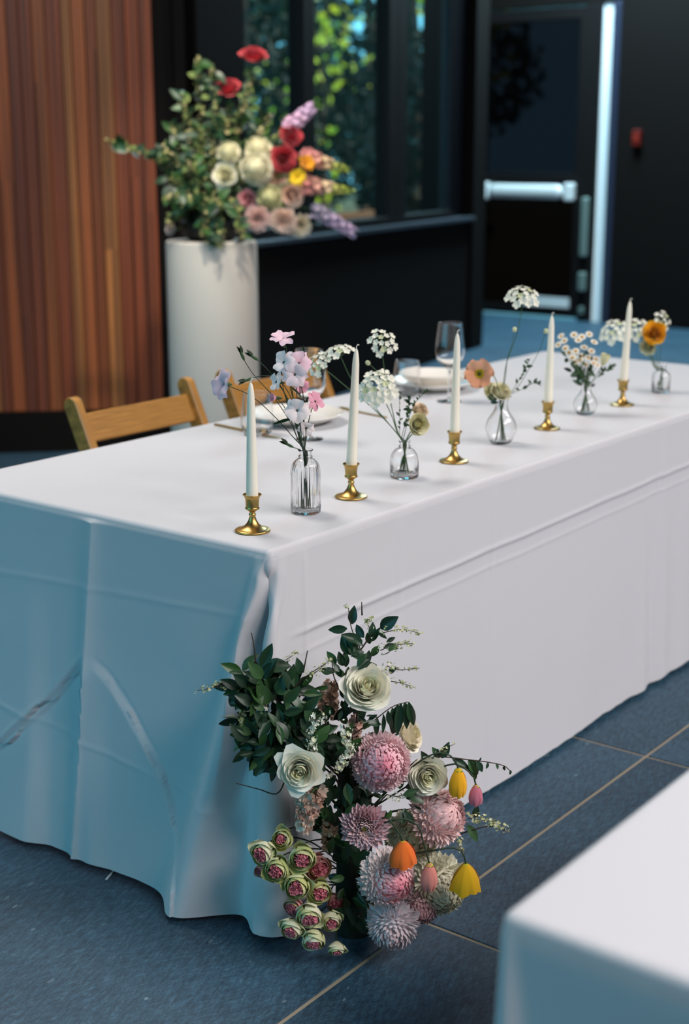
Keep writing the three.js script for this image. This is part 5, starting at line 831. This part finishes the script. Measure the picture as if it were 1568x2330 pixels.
  // flower spikes
  const spike = (name, label, cat, px0, py0, px1, py1, r0, r1, cols, n, near, near1 = near) => {
    const a = pAt(px0, py0, near), b = pAt(px1, py1, near1), t = thing(name, label, cat, a), e = local(t, b), ax = e.clone().normalize(), r = mulberry(px0 + py0), mats = cols.map((c) => petalMat(c)); stemTo(t, [local(t, bowlPoint()), V3(0, 0, 0), e.clone().multiplyScalar(0.5), e], 0.003, stemMat, 0.0015);
    for (let k = 0; k < n; k++) { const u = k / (n - 1), az = k * G, side = V3(0, 1, 0.3).cross(ax).normalize().applyAxisAngle(ax, az), R2 = ppm(lerp(r0, r1, u)), m = mesh('floret', ruffleGeo[k % 3], mats[Math.min(mats.length - 1, Math.floor((u * 0.999 + (r() - 0.5) * 0.12) * mats.length < 0 ? 0 : (u * 0.999 + (r() - 0.5) * 0.12) * mats.length))], t); m.position.copy(e).multiplyScalar(u).addScaledVector(side, R2 * 0.5); aim(m, side.clone().addScaledVector(ax, 0.35), r() * 6); m.scale.setScalar(R2 * 0.62); }
  };
  spike('delphinium_spike', 'lilac delphinium spike rising above the red bloom', 'delphinium', 655, 292, 712, 243, 21, 13, [0xc7a3bd, 0xcfaec8, 0xc9aecb], 30, 0.02);
  spike('delphinium_spike', 'lilac delphinium spike drooping low over the window ledge', 'delphinium', 712, 476, 806, 530, 19, 13, [0xa9a0b4, 0xbba9c4, 0xc4b0cc], 34, 0.12);
  spike('snapdragon_spike', 'peach snapdragon spike with a green tip, the upper one', 'snapdragon', 690, 355, 797, 388, 22, 6, [0xcf8b86, 0xdaa394, 0xd9bf9a, 0xb9bd62, 0x9fae48], 34, 0.1);
  spike('snapdragon_spike', 'peach snapdragon spike with a green tip, the lower one', 'snapdragon', 690, 420, 805, 435, 23, 6, [0xd08d86, 0xdca998, 0xdcc4a2, 0xc2c26a, 0xa3b24a], 36, 0.14);
  // airy flowering branches fanning out from the bowl
  const sp = (label, px, py, near, bend, n0 = 20, hang = 0) => {
    const n = Math.round(n0 * 1.5);
    const b = pAt(px, py, near), t = thing('flowering_branch', label, 'branch', [BOWL.x, PEDH + 0.08, BOWL.z], 'airy flowering branches on the plinth'), e = local(t, b), r = mulberry(px * 3 + py), mid = e.clone().multiplyScalar(0.5).add(V3(bend[0], bend[1], 0)), c = new THREE.CatmullRomCurve3([V3((r() - 0.5) * 0.08, 0.02, (r() - 0.5) * 0.08), mid, e]), q = c.getPoints(10);
    stemTo(t, q, 0.003, twigMat, 0.001);
    for (let k = 0; k < n; k++) { const u = 0.25 + 0.73 * k / n, p = c.getPoint(u), d = V3(r() - 0.5, r() - 0.3 - hang, r() - 0.5).normalize(); leaf(t, p, p.clone().addScaledVector(d, k % 3 ? 0.045 + r() * 0.035 : 0.03 + r() * 0.02), facing(r() - 0.5, 0.4, 0.8), k % 3 ? leafMats[Math.floor(r() * 4)] : lightLeafMats[k % 3], k); }
    blossoms(t, q.slice(3), 90, 0.034, 0.011, [0x8f9158, 0xa39d6a, 0xb7ac80, 0x7d8a48], px + py, 'blossoms', hang);
  };
  sp('airy branch standing upright at the very top', 448, 128, 0, [0.0, 0.05], 22); sp('airy branch next to the upright one', 486, 150, 0.05, [0.02, 0.04]); sp('airy branch fanning up beside the black pillar', 415, 215, 0.05, [-0.03, 0.06]); sp('airy branch at the shoulder of the fan', 390, 285, 0.0, [-0.04, 0.06]);
  sp('airy branch pointing level at the pillar edge', 372, 335, 0.08, [-0.03, 0.06]); sp('long airy branch reaching out across the wood wall', 243, 322, 0.06, [0.05, 0.06], 24); sp('airy branch low against the pillar', 382, 405, 0.1, [-0.04, 0.05]); sp('airy branch drooping beside the plinth top', 374, 455, 0.12, [-0.03, 0.06]);
  sp('airy branch resting on the plinth rim', 384, 512, 0.16, [-0.02, 0.06], 16); sp('airy branch behind the red blooms', 560, 230, -0.06, [0.02, 0.04]); sp('airy branch before the first window', 612, 262, -0.04, [0.03, 0.04]); sp('airy branch under the highest red bloom', 575, 165, -0.1, [0.02, 0.05], 16);
  sp('airy branch beside the tall upright ones', 525, 235, 0.02, [0.0, 0.04]); sp('airy branch in the middle of the fan', 455, 300, 0.1, [-0.02, 0.05]); sp('airy branch crossing in front of the fan', 430, 370, 0.16, [-0.03, 0.06]); sp('airy branch above the white roses', 495, 280, 0.1, [-0.01, 0.05]);
  sp('airy branch hanging over the front of the plinth', 470, 556, 0.24, [-0.02, 0.12], 18, 0.4); sp('airy branch trailing down the plinth', 505, 560, 0.26, [0.0, 0.12], 18, 0.4); sp('airy branch trailing beside the pink roses', 555, 545, 0.24, [0.02, 0.12], 16, 0.4); sp('airy branch low in the fan', 430, 470, 0.2, [-0.03, 0.08], 20); sp('airy branch below the white rose', 500, 470, 0.22, [0.0, 0.08], 20, 0.3); sp('airy branch behind the big chrysanthemums', 640, 300, -0.02, [0.03, 0.04], 18);
}

scene.traverse((o) => { if (o.isMesh) { o.castShadow = true; o.receiveShadow = true; } });
renderer.render(scene, camera);
